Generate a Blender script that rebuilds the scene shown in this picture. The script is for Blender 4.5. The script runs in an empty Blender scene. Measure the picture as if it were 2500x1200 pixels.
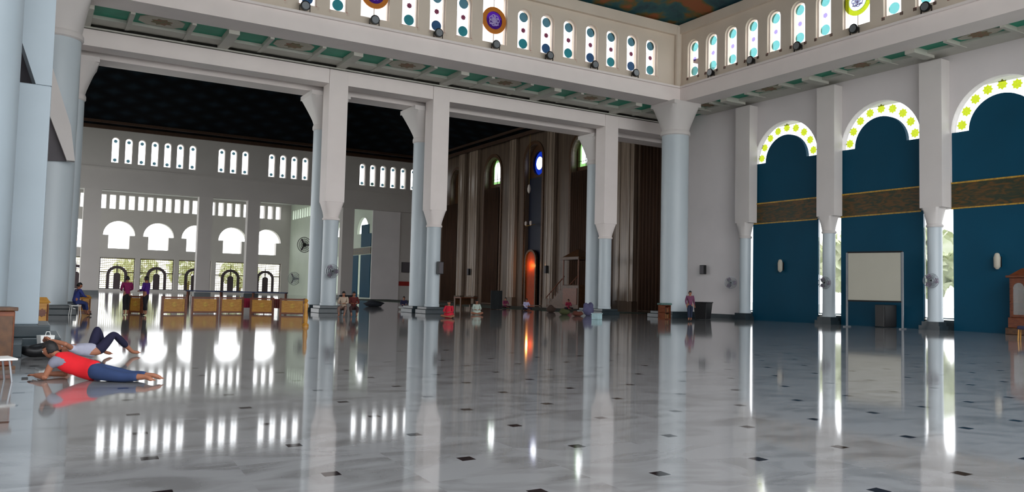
import bpy, bmesh, math, random
from mathutils import Vector, Matrix
from mathutils.geometry import tessellate_polygon
random.seed(7)
SC = bpy.context.scene
COL = SC.collection
PI = math.pi

# ------------------------------------------------------------------ camera
FPX, PITCH, ROLL, YAW, HC = 1974.7, 0.057, 0.0236, 0.5368, 1.4
fw = Vector((math.sin(YAW)*math.cos(PITCH), math.cos(YAW)*math.cos(PITCH), math.sin(PITCH)))
r0 = Vector((math.cos(YAW), -math.sin(YAW), 0.0))
u0 = r0.cross(fw)
rt = r0*math.cos(ROLL) + u0*math.sin(ROLL)
up = -r0*math.sin(ROLL) + u0*math.cos(ROLL)
cd = bpy.data.cameras.new('camera')
cam = bpy.data.objects.new('camera', cd)
COL.objects.link(cam)
M = Matrix.Identity(4)
for i in range(3):
    M[i][0], M[i][1], M[i][2] = rt[i], up[i], -fw[i]
M[2][3] = HC
cam.matrix_world = M
cd.sensor_fit = 'HORIZONTAL'
cd.sensor_width = 36
cd.lens = FPX/2500*36
cd.clip_end = 2000
cd.clip_start = 0.05
SC.camera = cam

def on(ax, val, x, y):
    """the place on the plane axis=val that a photo measurement belongs to"""
    d = fw + rt*((x-1250)/FPX) - up*((y-600)/FPX)
    o = Vector((0, 0, HC))
    return o + d*((val-o[ax])/d[ax])

# ------------------------------------------------------------------ materials
def lin(c):
    c = c/255.0
    return c/12.92 if c <= 0.04045 else ((c+0.055)/1.055)**2.4
def rgb(r, g, b): return (lin(r), lin(g), lin(b), 1)

def newmat(name):
    m = bpy.data.materials.new(name); m.use_nodes = True
    nt = m.node_tree
    for n in list(nt.nodes): nt.nodes.remove(n)
    out = nt.nodes.new('ShaderNodeOutputMaterial')
    return m, nt, out

def paint(name, c, rough=0.55, var=0.06, scale=1.5, metal=0.0, spec=0.4, c2=None, scale3=None):
    m, nt, out = newmat(name)
    b = nt.nodes.new('ShaderNodeBsdfPrincipled')
    tc = nt.nodes.new('ShaderNodeTexCoord')
    mp = nt.nodes.new('ShaderNodeMapping')
    nz = nt.nodes.new('ShaderNodeTexNoise'); nz.inputs['Scale'].default_value = scale; nz.inputs['Detail'].default_value = 4
    rp = nt.nodes.new('ShaderNodeValToRGB')
    rp.color_ramp.elements[0].position = 0.3; rp.color_ramp.elements[1].position = 0.7
    if c2 is None:
        rp.color_ramp.elements[0].color = tuple(x*(1-var) for x in c[:3])+(1,)
        rp.color_ramp.elements[1].color = tuple(min(1, x*(1+var)) for x in c[:3])+(1,)
    else:
        rp.color_ramp.elements[0].color = c; rp.color_ramp.elements[1].color = c2
    if scale3: mp.inputs['Scale'].default_value = scale3
    L = nt.links
    L.new(tc.outputs['Object'], mp.inputs['Vector']); L.new(mp.outputs['Vector'], nz.inputs['Vector'])
    L.new(nz.outputs['Fac'], rp.inputs['Fac']); L.new(rp.outputs['Color'], b.inputs['Base Color'])
    b.inputs['Roughness'].default_value = rough; b.inputs['Metallic'].default_value = metal
    b.inputs['Specular IOR Level'].default_value = spec
    L.new(b.outputs['BSDF'], out.inputs['Surface'])
    return m

def glass_tint(name, c, gloss=0.05):
    m, nt, out = newmat(name)
    t = nt.nodes.new('ShaderNodeBsdfTransparent'); t.inputs['Color'].default_value = tuple(x**0.5 for x in c[:3])+(1,)
    g = nt.nodes.new('ShaderNodeBsdfGlossy'); g.inputs['Roughness'].default_value = 0.2
    mx = nt.nodes.new('ShaderNodeMixShader'); mx.inputs[0].default_value = gloss
    nt.links.new(t.outputs[0], mx.inputs[1]); nt.links.new(g.outputs[0], mx.inputs[2])
    nt.links.new(mx.outputs[0], out.inputs['Surface'])
    return m

def emit(name, c, s):
    m, nt, out = newmat(name)
    e = nt.nodes.new('ShaderNodeEmission'); e.inputs['Color'].default_value = c; e.inputs['Strength'].default_value = s
    nt.links.new(e.outputs[0], out.inputs['Surface'])
    return m

MT = {}
MT['wall'] = paint('painted plaster', rgb(222, 216, 216), 0.6, 0.04, 0.4)
MT['beam'] = paint('warm white plaster', rgb(240, 230, 226), 0.6, 0.04, 0.5)
MT['cap'] = paint('pale capital plaster', rgb(216, 210, 207), 0.6, 0.04, 0.5)
MT['cler'] = paint('cream plaster', rgb(224, 210, 194), 0.6, 0.05, 0.5)
MT['shaft'] = paint('pale blue grey stone', rgb(196, 206, 212), 0.35, 0.04, 0.8, scale3=(1, 1, 0.3))
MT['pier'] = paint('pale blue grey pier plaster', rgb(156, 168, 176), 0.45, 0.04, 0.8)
MT['far'] = paint('grey plaster of the far arcade', rgb(190, 184, 180), 0.6, 0.04, 0.3)
MT['green_wall'] = paint('pale green plaster', rgb(196, 206, 190), 0.6, 0.04, 0.3)
MT['plinth'] = paint('dark slate', rgb(46, 56, 61), 0.25, 0.12, 3)
MT['blue'] = paint('teal blue panel', rgb(4, 69, 94), 0.6, 0.07, 0.5, spec=0.2)
MT['rib'] = paint('grey white rib', rgb(196, 194, 184), 0.6, 0.04, 1)
MT['green'] = paint('emerald ceiling panel', rgb(24, 148, 118), 0.5, 0.12, 1.2)
MT['greyp'] = paint('stone grey panel', rgb(186, 180, 165), 0.6, 0.08, 2)
MT['rosette'] = paint('terracotta rosette', rgb(150, 96, 78), 0.6, 0, 5, c2=rgb(110, 118, 80))
MT['dark'] = paint('black metal', rgb(22, 22, 24), 0.4, 0.1, 5)
MT['steel'] = paint('grey metal', rgb(150, 155, 160), 0.35, 0.05, 5, metal=0.6)
MT['white'] = paint('white plastic', rgb(225, 225, 222), 0.45, 0.02, 5)
MT['screen'] = paint('projection screen cloth', rgb(168, 165, 152), 0.7, 0.02, 1)
MT['brownmarble'] = paint('brown veined marble', rgb(74, 60, 50), 0.3, 0, 1.2, c2=rgb(112, 94, 80), scale3=(3, 3, 0.15))
MT['lightmarble'] = paint('pale pilaster marble', rgb(116, 98, 84), 0.25, 0, 2, c2=rgb(156, 138, 122), scale3=(3, 3, 0.12))
MT['darkwood'] = paint('dark carved wood', rgb(58, 36, 20), 0.4, 0, 6, c2=rgb(92, 60, 34))
MT['curtain'] = paint('dark brown drape', rgb(46, 28, 18), 0.8, 0, 3, c2=rgb(76, 50, 32), scale3=(6, 6, 0.1))
MT['yellowwood'] = paint('ochre wood', rgb(160, 106, 30), 0.4, 0, 4, c2=rgb(186, 136, 56), scale3=(1, 1, 5))
MT['redwood'] = paint('reddish wood', rgb(84, 38, 20), 0.4, 0, 4, c2=rgb(116, 62, 32), scale3=(1, 1, 5))
MT['gold'] = paint('gilded carving', rgb(150, 112, 36), 0.4, 0, 9, c2=rgb(200, 160, 60))
MT['palegold'] = paint('pale brass grille', rgb(206, 190, 90), 0.5, 0.05, 6)
MT['frame'] = paint('white window frame', rgb(226, 214, 206), 0.5, 0.03, 4)
MT['redtip'] = paint('red corner tile', rgb(190, 70, 60), 0.5, 0.05, 4)
MT['ochre'] = paint('ochre ring', rgb(206, 122, 36), 0.5, 0.08, 6)
MT['lilac'] = paint('pale lilac enamel', rgb(205, 190, 235), 0.5, 0.05, 6)
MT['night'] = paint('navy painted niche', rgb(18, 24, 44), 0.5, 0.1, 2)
MT['gray_recess'] = paint('dark grey recess', rgb(92, 88, 92), 0.7, 0.05, 2)  # paints shade under the left brackets, also colours speaker grilles
MT['grass'] = paint('lawn', rgb(190, 193, 182), 0.9, 0.15, 0.4)
MT['leaf'] = paint('tree leaves', rgb(222, 230, 190), 0.8, 0, 1.6, c2=rgb(242, 244, 222))
MT['bark'] = paint('bark', rgb(90, 72, 55), 0.9, 0.15, 3)
MT['darktrim'] = paint('dark brown cornice', rgb(64, 42, 28), 0.5, 0.15, 2)
MT['gate'] = paint('dark bronze', rgb(70, 58, 62), 0.45, 0.1, 4)
MT['carpet'] = paint('dark green carpet', rgb(40, 52, 42), 0.95, 0.15, 3)

g_clear = glass_tint('clear frosted glass', (1, 1, 1, 1), 0.03)
g_blue = glass_tint('dark teal glass', (0.022, 0.05, 0.062, 1))
g_navy = glass_tint('blue glass', (0.016, 0.045, 0.1, 1))
g_aqua = glass_tint('aqua glass', (0.015, 0.11, 0.13, 1))
g_pale = glass_tint('pale aqua glass', (0.09, 0.26, 0.26, 1))
g_red = glass_tint('rose glass', (0.1, 0.026, 0.05, 1))
g_purple = glass_tint('violet glass', (0.024, 0.004, 0.09, 1))
g_lilac = glass_tint('lilac glass', (0.2, 0.16, 0.5, 1))
g_orange = glass_tint('orange glass', (0.3, 0.10, 0.012, 1))
g_yellow = glass_tint('yellow glass', (0.22, 0.26, 0.01, 1))
g_lime = glass_tint('lime glass', (0.12, 0.24, 0.08, 1))
g_green = glass_tint('green glass', (0.01, 0.1, 0.03, 1))
g_cobalt = glass_tint('cobalt glass', (0.002, 0.01, 0.13, 1))
g_ice = glass_tint('ice blue glass', (0.45, 0.6, 0.9, 1))

def floor_mat():
    m, nt, out = newmat('polished marble with dark insets')
    L = nt.links; N = nt.nodes.new
    b = N('ShaderNodeBsdfPrincipled')
    geo = N('ShaderNodeNewGeometry')
    # slab lattice (1.17 m) turned a little against the room
    def dotp(c, k):
        n = N('ShaderNodeVectorMath'); n.operation = 'DOT_PRODUCT'; L.new(geo.outputs['Position'], n.inputs[0]); n.inputs[1].default_value = c
        m_ = N('ShaderNodeMath'); m_.operation = 'ADD'; L.new(n.outputs['Value'], m_.inputs[0]); m_.inputs[1].default_value = k
        return m_.outputs[0]
    gi, gj = dotp((0.84376, -0.04250, 0), -1.95850), dotp((-0.05295, 0.82843, 0), -4.36635)
    def mth(op, a_, b_=None, c_=None):
        n = N('ShaderNodeMath'); n.operation = op
        for i, v in enumerate((a_, b_, c_)):
            if v is None: continue
            if isinstance(v, (int, float)): n.inputs[i].default_value = v
            else: L.new(v, n.inputs[i])
        return n.outputs[0]
    fx = mth('ABSOLUTE', mth('SUBTRACT', mth('FRACT', gi), 0.5))
    fy = mth('ABSOLUTE', mth('SUBTRACT', mth('FRACT', gj), 0.5))
    inset = mth('MULTIPLY', mth('LESS_THAN', fx, 0.056), mth('LESS_THAN', fy, 0.056))
    cl = N('ShaderNodeCombineXYZ'); L.new(mth('FLOOR', gi), cl.inputs[0]); L.new(mth('FLOOR', gj), cl.inputs[1])
    wn = N('ShaderNodeTexWhiteNoise'); L.new(cl.outputs[0], wn.inputs['Vector'])
    # veins: stretched noise turned differently in each slab
    vm = N('ShaderNodeMapping'); vm.inputs['Rotation'].default_value = (0, 0, 0.7); vm.inputs['Scale'].default_value = (0.7, 1.3, 1)
    L.new(geo.outputs['Position'], vm.inputs['Vector'])
    add = N('ShaderNodeVectorMath'); add.operation = 'MULTIPLY_ADD'
    L.new(wn.outputs['Color'], add.inputs[0]); add.inputs[1].default_value = (0.5, 0.5, 0.5); L.new(vm.outputs[0], add.inputs[2])
    nz = N('ShaderNodeTexNoise'); nz.inputs['Scale'].default_value = 1.3; nz.inputs['Detail'].default_value = 7; nz.inputs['Distortion'].default_value = 1.6
    L.new(add.outputs[0], nz.inputs['Vector'])
    rp = N('ShaderNodeValToRGB')
    rp.color_ramp.elements[0].position = 0.30; rp.color_ramp.elements[0].color = rgb(112, 111, 111)
    rp.color_ramp.elements[1].position = 0.56; rp.color_ramp.elements[1].color = rgb(138, 138, 139)
    L.new(nz.outputs['Fac'], rp.inputs['Fac'])
    mx = N('ShaderNodeMix'); mx.data_type = 'RGBA'
    L.new(inset, mx.inputs[0]); L.new(rp.outputs['Color'], mx.inputs[6]); mx.inputs[7].default_value = rgb(34, 28, 30)
    L.new(mx.outputs[2], b.inputs['Base Color'])
    b.inputs['Roughness'].default_value = 0.06
    b.inputs['IOR'].default_value = 2.1
    # very slight waviness stretched by polishing
    n2 = N('ShaderNodeTexNoise'); n2.inputs['Scale'].default_value = 1.1; n2.inputs['Detail'].default_value = 2
    L.new(geo.outputs['Position'], n2.inputs['Vector'])
    bp = N('ShaderNodeBump'); bp.inputs['Strength'].default_value = 0.015; bp.inputs['Distance'].default_value = 0.02
    L.new(n2.outputs['Fac'], bp.inputs['Height']); L.new(bp.outputs[0], b.inputs['Normal'])
    L.new(b.outputs[0], out.inputs['Surface'])
    return m
MT['floor'] = floor_mat()

def lattice_mat(name, ca, cb, cc, scale, rot=PI/4):
    m, nt, out = newmat(name); L = nt.links; N = nt.nodes.new
    b = N('ShaderNodeBsdfPrincipled'); geo = N('ShaderNodeNewGeometry')
    mp = N('ShaderNodeMapping'); mp.inputs['Rotation'].default_value = (0, 0, rot); mp.inputs['Scale'].default_value = (scale, scale, 0)
    L.new(geo.outputs['Position'], mp.inputs['Vector'])
    ck = N('ShaderNodeTexVoronoi'); ck.distance = 'CHEBYCHEV'; ck.inputs['Randomness'].default_value = 0.0; ck.inputs['Scale'].default_value = 1
    L.new(mp.outputs[0], ck.inputs['Vector'])
    rp = N('ShaderNodeValToRGB')
    rp.color_ramp.elements[0].position = 0.1; rp.color_ramp.elements[0].color = cb
    rp.color_ramp.elements[1].position = 0.48; rp.color_ramp.elements[1].color = ca
    e = rp.color_ramp.elements.new(0.3); e.color = cc
    L.new(ck.outputs['Distance'], rp.inputs['Fac'])
    nz = N('ShaderNodeTexNoise'); nz.inputs['Scale'].default_value = 0.9; nz.inputs['Detail'].default_value = 3
    L.new(geo.outputs['Position'], nz.inputs['Vector'])
    mx = N('ShaderNodeMix'); mx.data_type = 'RGBA'; mx.blend_type = 'MULTIPLY'; mx.inputs[0].default_value = 0.6
    L.new(rp.outputs[0], mx.inputs[6]); L.new(nz.outputs['Fac'], mx.inputs[7])
    L.new(mx.outputs[2], b.inputs['Base Color']); b.inputs['Roughness'].default_value = 1.0; b.inputs['Specular IOR Level'].default_value = 0.05
    L.new(b.outputs[0], out.inputs['Surface'])
    return m
MT['dome'] = lattice_mat('dark lattice ceiling', rgb(10, 11, 14), rgb(24, 34, 42), rgb(15, 19, 24), 0.42)

def painted_ceiling():
    m, nt, out = newmat('painted teal ceiling'); L = nt.links; N = nt.nodes.new
    b = N('ShaderNodeBsdfPrincipled'); geo = N('ShaderNodeNewGeometry')
    nz = N('ShaderNodeTexNoise'); nz.inputs['Scale'].default_value = 0.55; nz.inputs['Detail'].default_value = 5
    L.new(geo.outputs['Position'], nz.inputs['Vector'])
    rp = N('ShaderNodeValToRGB'); r = rp.color_ramp
    r.elements[0].position = 0.40; r.elements[0].color = rgb(18, 52, 68)
    r.elements[1].position = 0.62; r.elements[1].color = rgb(140, 78, 40)
    e = r.elements.new(0.52); e.color = rgb(34, 84, 88)
    e = r.elements.new(0.57); e.color = rgb(96, 84, 40)
    L.new(nz.outputs['Fac'], rp.inputs['Fac'])
    L.new(rp.outputs[0], b.inputs['Base Color']); b.inputs['Roughness'].default_value = 0.7
    L.new(b.outputs[0], out.inputs['Surface'])
    return m
MT['painted'] = painted_ceiling()

def band_mat():
    m, nt, out = newmat('carved calligraphy band'); L = nt.links; N = nt.nodes.new
    b = N('ShaderNodeBsdfPrincipled'); geo = N('ShaderNodeNewGeometry')
    mp = N('ShaderNodeMapping'); mp.inputs['Scale'].default_value = (1, 1.2, 5)
    L.new(geo.outputs['Position'], mp.inputs['Vector'])
    nz = N('ShaderNodeTexNoise'); nz.inputs['Scale'].default_value = 1.3; nz.inputs['Detail'].default_value = 4; nz.inputs['Distortion'].default_value = 1.5
    L.new(mp.outputs[0], nz.inputs['Vector'])
    rp = N('ShaderNodeValToRGB'); r = rp.color_ramp
    r.elements[0].position = 0.40; r.elements[0].color = rgb(34, 48, 30)
    r.elements[1].position = 0.60; r.elements[1].color = rgb(92, 62, 16)
    e = r.elements.new(0.5); e.color = rgb(66, 54, 20)
    L.new(nz.outputs['Fac'], rp.inputs['Fac']); L.new(rp.outputs[0], b.inputs['Base Color'])
    b.inputs['Roughness'].default_value = 0.5
    L.new(b.outputs[0], out.inputs['Surface'])
    return m
MT['band'] = band_mat()

# ------------------------------------------------------------------ mesh helpers
def box(bm, x0, x1, y0, y1, z0, z1):
    v = [bm.verts.new(p) for p in ((x0,y0,z0),(x1,y0,z0),(x1,y1,z0),(x0,y1,z0),(x0,y0,z1),(x1,y0,z1),(x1,y1,z1),(x0,y1,z1))]
    for f in ((0,3,2,1),(4,5,6,7),(0,1,5,4),(1,2,6,5),(2,3,7,6),(3,0,4,7)): bm.faces.new([v[i] for i in f])

def frustum(bm, c, z0, z1, a0, b0, a1, b1):
    v = []
    for z, a, b in ((z0, a0, b0), (z1, a1, b1)):
        for sx, sy in ((-1,-1),(1,-1),(1,1),(-1,1)): v.append(bm.verts.new((c[0]+sx*a, c[1]+sy*b, z)))
    for f in ((0,3,2,1),(4,5,6,7),(0,1,5,4),(1,2,6,5),(2,3,7,6),(3,0,4,7)): bm.faces.new([v[i] for i in f])

def lathe(bm, prof, c=(0, 0), n=32, sides=None):
    rings = []
    for r, z in prof:
        rings.append([bm.verts.new((c[0]+r*math.cos(2*PI*k/n), c[1]+r*math.sin(2*PI*k/n), z)) for k in range(n)])
    for a, b in zip(rings, rings[1:]):
        for k in range(n): bm.faces.new((a[k], a[(k+1) % n], b[(k+1) % n], b[k]))
    bm.faces.new(rings[0][::-1]); bm.faces.new(rings[-1])

def morph(bm, c, z0, r, z1, a, n=32, steps=6):
    """round at the bottom, square at the top: the tapered capital"""
    rings = []
    for s in range(steps+1):
        t = s/steps; z = z0+(z1-z0)*t; ring = []
        for k in range(n):
            th = 2*PI*(k+0.5)/n; cx, sy = math.cos(th), math.sin(th)
            q = a/max(abs(cx), abs(sy))
            e = t**1.15
            rr = r*(1-e)+q*e
            ring.append(bm.verts.new((c[0]+rr*cx, c[1]+rr*sy, z)))
        rings.append(ring)
    for p, q in zip(rings, rings[1:]):
        for k in range(n): bm.faces.new((p[k], p[(k+1) % n], q[(k+1) % n], q[k]))
    bm.faces.new(rings[0][::-1]); bm.faces.new(rings[-1])

def tube(bm, p, q, r, n=10, r2=None):
    p, q = Vector(p), Vector(q); d = (q-p).normalized()
    a = d.orthogonal().normalized(); b = d.cross(a)
    R = []
    for w, rr in ((p, r), (q, r2 if r2 is not None else r)):
        R.append([bm.verts.new(w + (a*math.cos(2*PI*k/n) + b*math.sin(2*PI*k/n))*rr) for k in range(n)])
    for k in range(n): bm.faces.new((R[0][k], R[0][(k+1) % n], R[1][(k+1) % n], R[1][k]))
    bm.faces.new(R[0][::-1]); bm.faces.new(R[1])

def extr(bm, outer, holes, fr, thick):
    """a slab in the plane fr=(origin,u,v) with holes, thick along u x v"""
    o, u, v = Vector(fr[0]), Vector(fr[1]), Vector(fr[2]); w = u.cross(v)*thick
    loops = [outer]+list(holes)
    tri = tessellate_polygon([[Vector((a, b, 0)) for a, b in l] for l in loops])
    flat = [p for l in loops for p in l]
    F = [bm.verts.new(o+u*a+v*b) for a, b in flat]; B = [bm.verts.new(o+u*a+v*b+w) for a, b in flat]
    for t in tri:
        try:
            bm.faces.new([F[i] for i in t]); bm.faces.new([B[i] for i in reversed(t)])
        except ValueError: pass
    k = 0
    for l in loops:
        n = len(l)
        for i in range(n):
            a, b = k+i, k+(i+1) % n
            try: bm.faces.new((F[a], F[b], B[b], B[a]))
            except ValueError: pass
        k += n
    bmesh.ops.recalc_face_normals(bm, faces=bm.faces[:])

def arch(u, v0, vs, r, n=20, flat=None):
    """hole outline: straight jambs from v0 to the springing vs, round head"""
    pts = [(u-r, v0), (u+r, v0)] if flat is None else [(u-flat, v0), (u+flat, v0), (u+flat, vs), (u+r, vs)]
    pts += [(u+r*math.cos(PI*k/n), vs+r*math.sin(PI*k/n)) for k in range(0 if flat is None else 1, n+1)]
    if flat is not None: pts += [(u-flat, vs)]
    return pts
def rect(u0, u1, v0, v1): return [(u0, v0), (u1, v0), (u1, v1), (u0, v1)]

def disc(bm, fr, c, r, thick, n=20, r_in=0.0, squash=1.0):
    outer = [(c[0]+r*math.cos(2*PI*k/n), c[1]+r*squash*math.sin(2*PI*k/n)) for k in range(n)]
    holes = []
    if r_in > 0: holes = [[(c[0]+r_in*math.cos(2*PI*k/n), c[1]+r_in*squash*math.sin(2*PI*k/n)) for k in range(n)]]
    extr(bm, outer, holes, fr, thick)

def obj(name, bm, mat, parent=None, smooth=False, bev=0.0, loc=None):
    me = bpy.data.meshes.new(name)
    if isinstance(bm, bmesh.types.BMesh):
        bm.normal_update(); bm.to_mesh(me); bm.free()
    else: me = bm
    o = bpy.data.objects.new(name, me); COL.objects.link(o)
    if mat: me.materials.append(MT[mat] if isinstance(mat, str) else mat)
    if parent: o.parent = parent
    if smooth:
        for p in me.polygons: p.use_smooth = True
        if smooth == 'auto':
            try: me.set_sharp_from_angle(angle=math.radians(38))
            except Exception: pass
    if bev:
        b = o.modifiers.new('bevel', 'BEVEL'); b.width = bev; b.segments = 2; b.limit_method = 'ANGLE'
    if loc: o.location = loc
    return o

def tag(o, label, cat, group=None, kind=None):
    if label: o['label'] = label
    if cat: o['category'] = cat
    if group: o['group'] = group
    if kind: o['kind'] = kind
    return o
def struct(o): o['kind'] = 'structure'; return o
def empty(name, loc=(0, 0, 0), rz=0, label=None, cat=None, group=None, kind=None):
    o = bpy.data.objects.new(name, None); COL.objects.link(o)
    o.location = loc; o.rotation_euler = (0, 0, rz); o.empty_display_size = 0.2
    return tag(o, label, cat, group, kind)
def copy_tree(o, parent=None):
    c = o.copy(); COL.objects.link(c); c.parent = parent
    for ch in list(o.children): copy_tree(ch, c)
    return c
B = bmesh.new

def sweep(name, mat, parent=None, *fns, **kw):
    bm = B()
    for f in fns: f(bm)
    return obj(name, bm, mat, parent, **kw)

# ------------------------------------------------------------------ outside and light
w = bpy.data.worlds.new('overcast sky'); SC.world = w; w.use_nodes = True
bg = w.node_tree.nodes['Background']
tcw = w.node_tree.nodes.new('ShaderNodeTexCoord'); sepw = w.node_tree.nodes.new('ShaderNodeSeparateXYZ')
rpw = w.node_tree.nodes.new('ShaderNodeValToRGB')
rpw.color_ramp.elements[0].position = 0.0; rpw.color_ramp.elements[0].color = (0.97, 0.985, 1.0, 1)
rpw.color_ramp.elements[1].position = 0.6; rpw.color_ramp.elements[1].color = (0.92, 0.96, 1.0, 1)
w.node_tree.links.new(tcw.outputs['Generated'], sepw.inputs[0]); w.node_tree.links.new(sepw.outputs[2], rpw.inputs[0])
w.node_tree.links.new(rpw.outputs[0], bg.inputs['Color'])
bg.inputs['Strength'].default_value = 2.0
SC.view_settings.view_transform = 'Standard'
SC.view_settings.look = 'None'
SC.view_settings.gamma = 1
SC.view_settings.exposure = 0.86
SC.view_settings.use_curve_mapping = False

bm = B(); box(bm, -140, 240, -90, 330, -0.6, -0.3)
struct(obj('ground_outside', bm, 'grass'))

# ------------------------------------------------------------------ floor
bm = B(); box(bm, -10, 48.6, -14, 146.4, -0.3, 0.0)
struct(obj('floor', bm, 'floor'))
bm = B(); box(bm, 34.8, 41.9, 49, 103.2, 0.0, 0.03)
tag(obj('prayer_carpet', bm, 'carpet'), 'dark green carpet strip along the foot of the brown marble niche wall', 'carpet')

# ------------------------------------------------------------------ right wall of the near hall (teal panels)
XR = 39.9
frR = ((XR, 0, 0), (0, 1, 0), (0, 0, 1))      # u = y, v = z, thickness towards +x
PY = [37.0, 30.65, 24.3, 17.95, 11.6]         # pilasters
AY = [34.2, 27.7, 21.2, 14.6]                 # arches between them
outer = rect(4.0, 45.6, 0, 14.3)
holes = []
for a in AY:
    holes.append([(a-2.45, 6.2), (a+2.45, 6.2), (a+2.45, 10.0)] + [(a+2.45*math.cos(PI*k/24), 10+2.45*math.sin(PI*k/24)) for k in range(1, 24)] + [(a-2.45, 10.0)])
sl = []
for i, p in enumerate(PY[:4]):
    if i == 0: sl.append((36.7, 37.6))
    else: sl.append(((30.12, 31.7), (23.55, 25.15), (17.1, 18.7))[i-1])
for a, b in sl: holes.append(rect(a, b, 0.55, 6.12))
for i, a in enumerate(AY):
    hi = sl[i][0]; lo = sl[i+1][1] if i < 3 else a-2.4
    holes.append(rect(lo+0.001, hi-0.001, 0.02, 6.12))
# slit and panel openings share an edge: build the wall bay by bay so nothing overlaps
bm = B()
tmp = [h for h in holes[:4]]
extr(bm, rect(4.0, 45.6, 6.16, 14.3), [[(u, max(v, 6.3)) for u, v in h] for h in tmp], frR, 0.45)
box(bm, XR, XR+0.45, 37.6, 45.6, 0, 6.16)
box(bm, XR, XR+0.45, 4.0, 12.1, 0, 6.16)
struct(obj('wall_right', bm, 'wall'))
bm = B(); box(bm, XR+0.05, XR+0.45, 12.1, 37.6, 0, 0.5); struct(obj('baseboard_slits', bm, 'plinth'))
bm = B(); box(bm, 39.9, 47.9, 45.2, 45.6, 0, 14.3)
struct(obj('wall_return', bm, 'wall'))
bm = B(); box(bm, 39.84, 39.9, 38.0, 45.6, 0, 0.28); struct(obj('baseboard_right', bm, 'plinth'))

def star(bm, fr, c, r, thick):
    pts = []
    for k in range(16):
        rr = r if k % 2 == 0 else r*0.72
        pts.append((c[0]+rr*math.cos(2*PI*k/16), c[1]+rr*math.sin(2*PI*k/16)))
    extr(bm, pts, [], fr, thick)

NW = 0
for i, a in enumerate(AY):
    hi = sl[i][0]; lo = sl[i+1][1] if i < 3 else a-2.4
    e = empty('wall_panel', (0, 0, 0), 0,
              ['teal blue wall panel behind the fewest things, nearest the corner column', 'teal blue wall panel standing behind the white projection screen',
               'teal blue wall panel at the right behind the wooden cabinet', 'teal blue wall panel nearest the entrance'][i], 'wall panel', 'teal panels of the right wall')
    bm = B(); box(bm, XR-0.03, XR+0.04, lo, hi, 0.0, 6.16); obj('lower_panel', bm, 'blue', e)
    bm = B(); box(bm, XR-0.02, XR+0.3, a-2.44, a+2.44, 6.17, 7.38); obj('calligraphy_band', bm, 'band', e)
    bm = B(); box(bm, XR-0.05, XR+0.02, a-2.44, a+2.44, 6.1, 6.17); box(bm, XR-0.05, XR+0.02, a-2.44, a+2.44, 7.38, 7.46); obj('band_moulding', bm, 'gold', e)
    bm = B()
    pts = [(a-2.44, 7.38), (a+2.44, 7.38), (a+2.44, 10.0), (a+1.58, 10.0)] + [(a+1.58*math.cos(PI*k/24), 10+1.58*math.sin(PI*k/24)) for k in range(1, 24)] + [(a-1.58, 10.0), (a-2.44, 10.0)]
    extr(bm, pts, [], ((XR+0.06, 0, 0), (0, 1, 0), (0, 0, 1)), 0.25); obj('upper_panel', bm, 'blue', e)
    # arched band of glass
    NW += 1
    g = struct(empty('window_%d' % NW))
    bm = B()
    ring = [(a+2.43*math.cos(PI*k/28), 10+2.43*math.sin(PI*k/28)) for k in range(29)] + [(a+1.6*math.cos(PI*k/28), 10+1.6*math.sin(PI*k/28)) for k in range(28, -1, -1)]
    extr(bm, ring, [], ((XR+0.2, 0, 0), (0, 1, 0), (0, 0, 1)), 0.02); obj('pane', bm, g_clear, g)
    for k in range(9):
        th = PI*(k+0.5)/9
        bm = B(); star(bm, ((XR+0.17, 0, 0), (0, 1, 0), (0, 0, 1)), (a+2.02*math.cos(th), 10+2.02*math.sin(th)), 0.27, 0.02)
        obj('yellow_star', bm, g_yellow, g)
for (a, b) in sl:
    NW += 1
    g = struct(empty('window_%d' % NW))
    bm = B(); box(bm, XR+0.09, XR+0.1, a, b, 0.6, 6.15); obj('pane', bm, g_clear, g)
    bm = B()
    for y in (a, b-0.03): box(bm, XR+0.05, XR+0.12, y, y+0.03, 0.55, 6.15)
    box(bm, XR+0.05, XR+0.12, a, b, 0.55, 0.62); obj('frame', bm, 'steel', g)

# ------------------------------------------------------------------ columns
def plinth(e, c, a, h):
    bm = B(); box(bm, c[0]-a, c[0]+a, c[1]-a, c[1]+a, 0, h*0.6); box(bm, c[0]-a*0.88, c[0]+a*0.88, c[1]-a*0.88, c[1]+a*0.88, h*0.6, h)
    obj('plinth', bm, 'plinth', e, bev=0.02)

def square_pillar(c, a, r, zk, zs, ztop, label, group, pa=0.75, name='square_topped_column'):
    e = empty(name, (c[0], c[1], 0), 0, label, 'column', group, 'thing'); c = (0, 0)
    plinth(e, c, pa, 0.42)
    bm = B(); lathe(bm, [(r*1.06, 0.42), (r*1.06, 0.55), (r, 0.58), (r, zk-0.12)], c); obj('shaft', bm, 'shaft', e, smooth='auto')
    bm = B(); lathe(bm, [(r*1.12, zk-0.14), (r*1.16, zk-0.06), (r*1.08, zk)], c); morph(bm, c, zk, r*1.02, zs, a); obj('capital', bm, 'beam', e, smooth='auto')
    bm = B(); box(bm, -a, a, -a, a, zs, ztop); obj('upper_block', bm, 'beam', e, bev=0.02)
    return e
lab = ['leftmost square topped column beside the round wall fan, white upper block on round shaft', 'white square topped column with a black speaker on its shaft',
       'white square topped column right of the dark carved pulpit']
for X, l in zip((14.52, 20.95, 33.95), lab):
    square_pillar((X, 44.5), 0.55, 0.43, 5.35, 6.22, 13.7, l, 'square topped columns of the inner arcade')
square_pillar((0.95, 44.5), 0.55, 0.43, 5.35, 6.22, 13.7, 'white square topped column half hidden behind the left corner column', 'square topped columns of the inner arcade')

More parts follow.
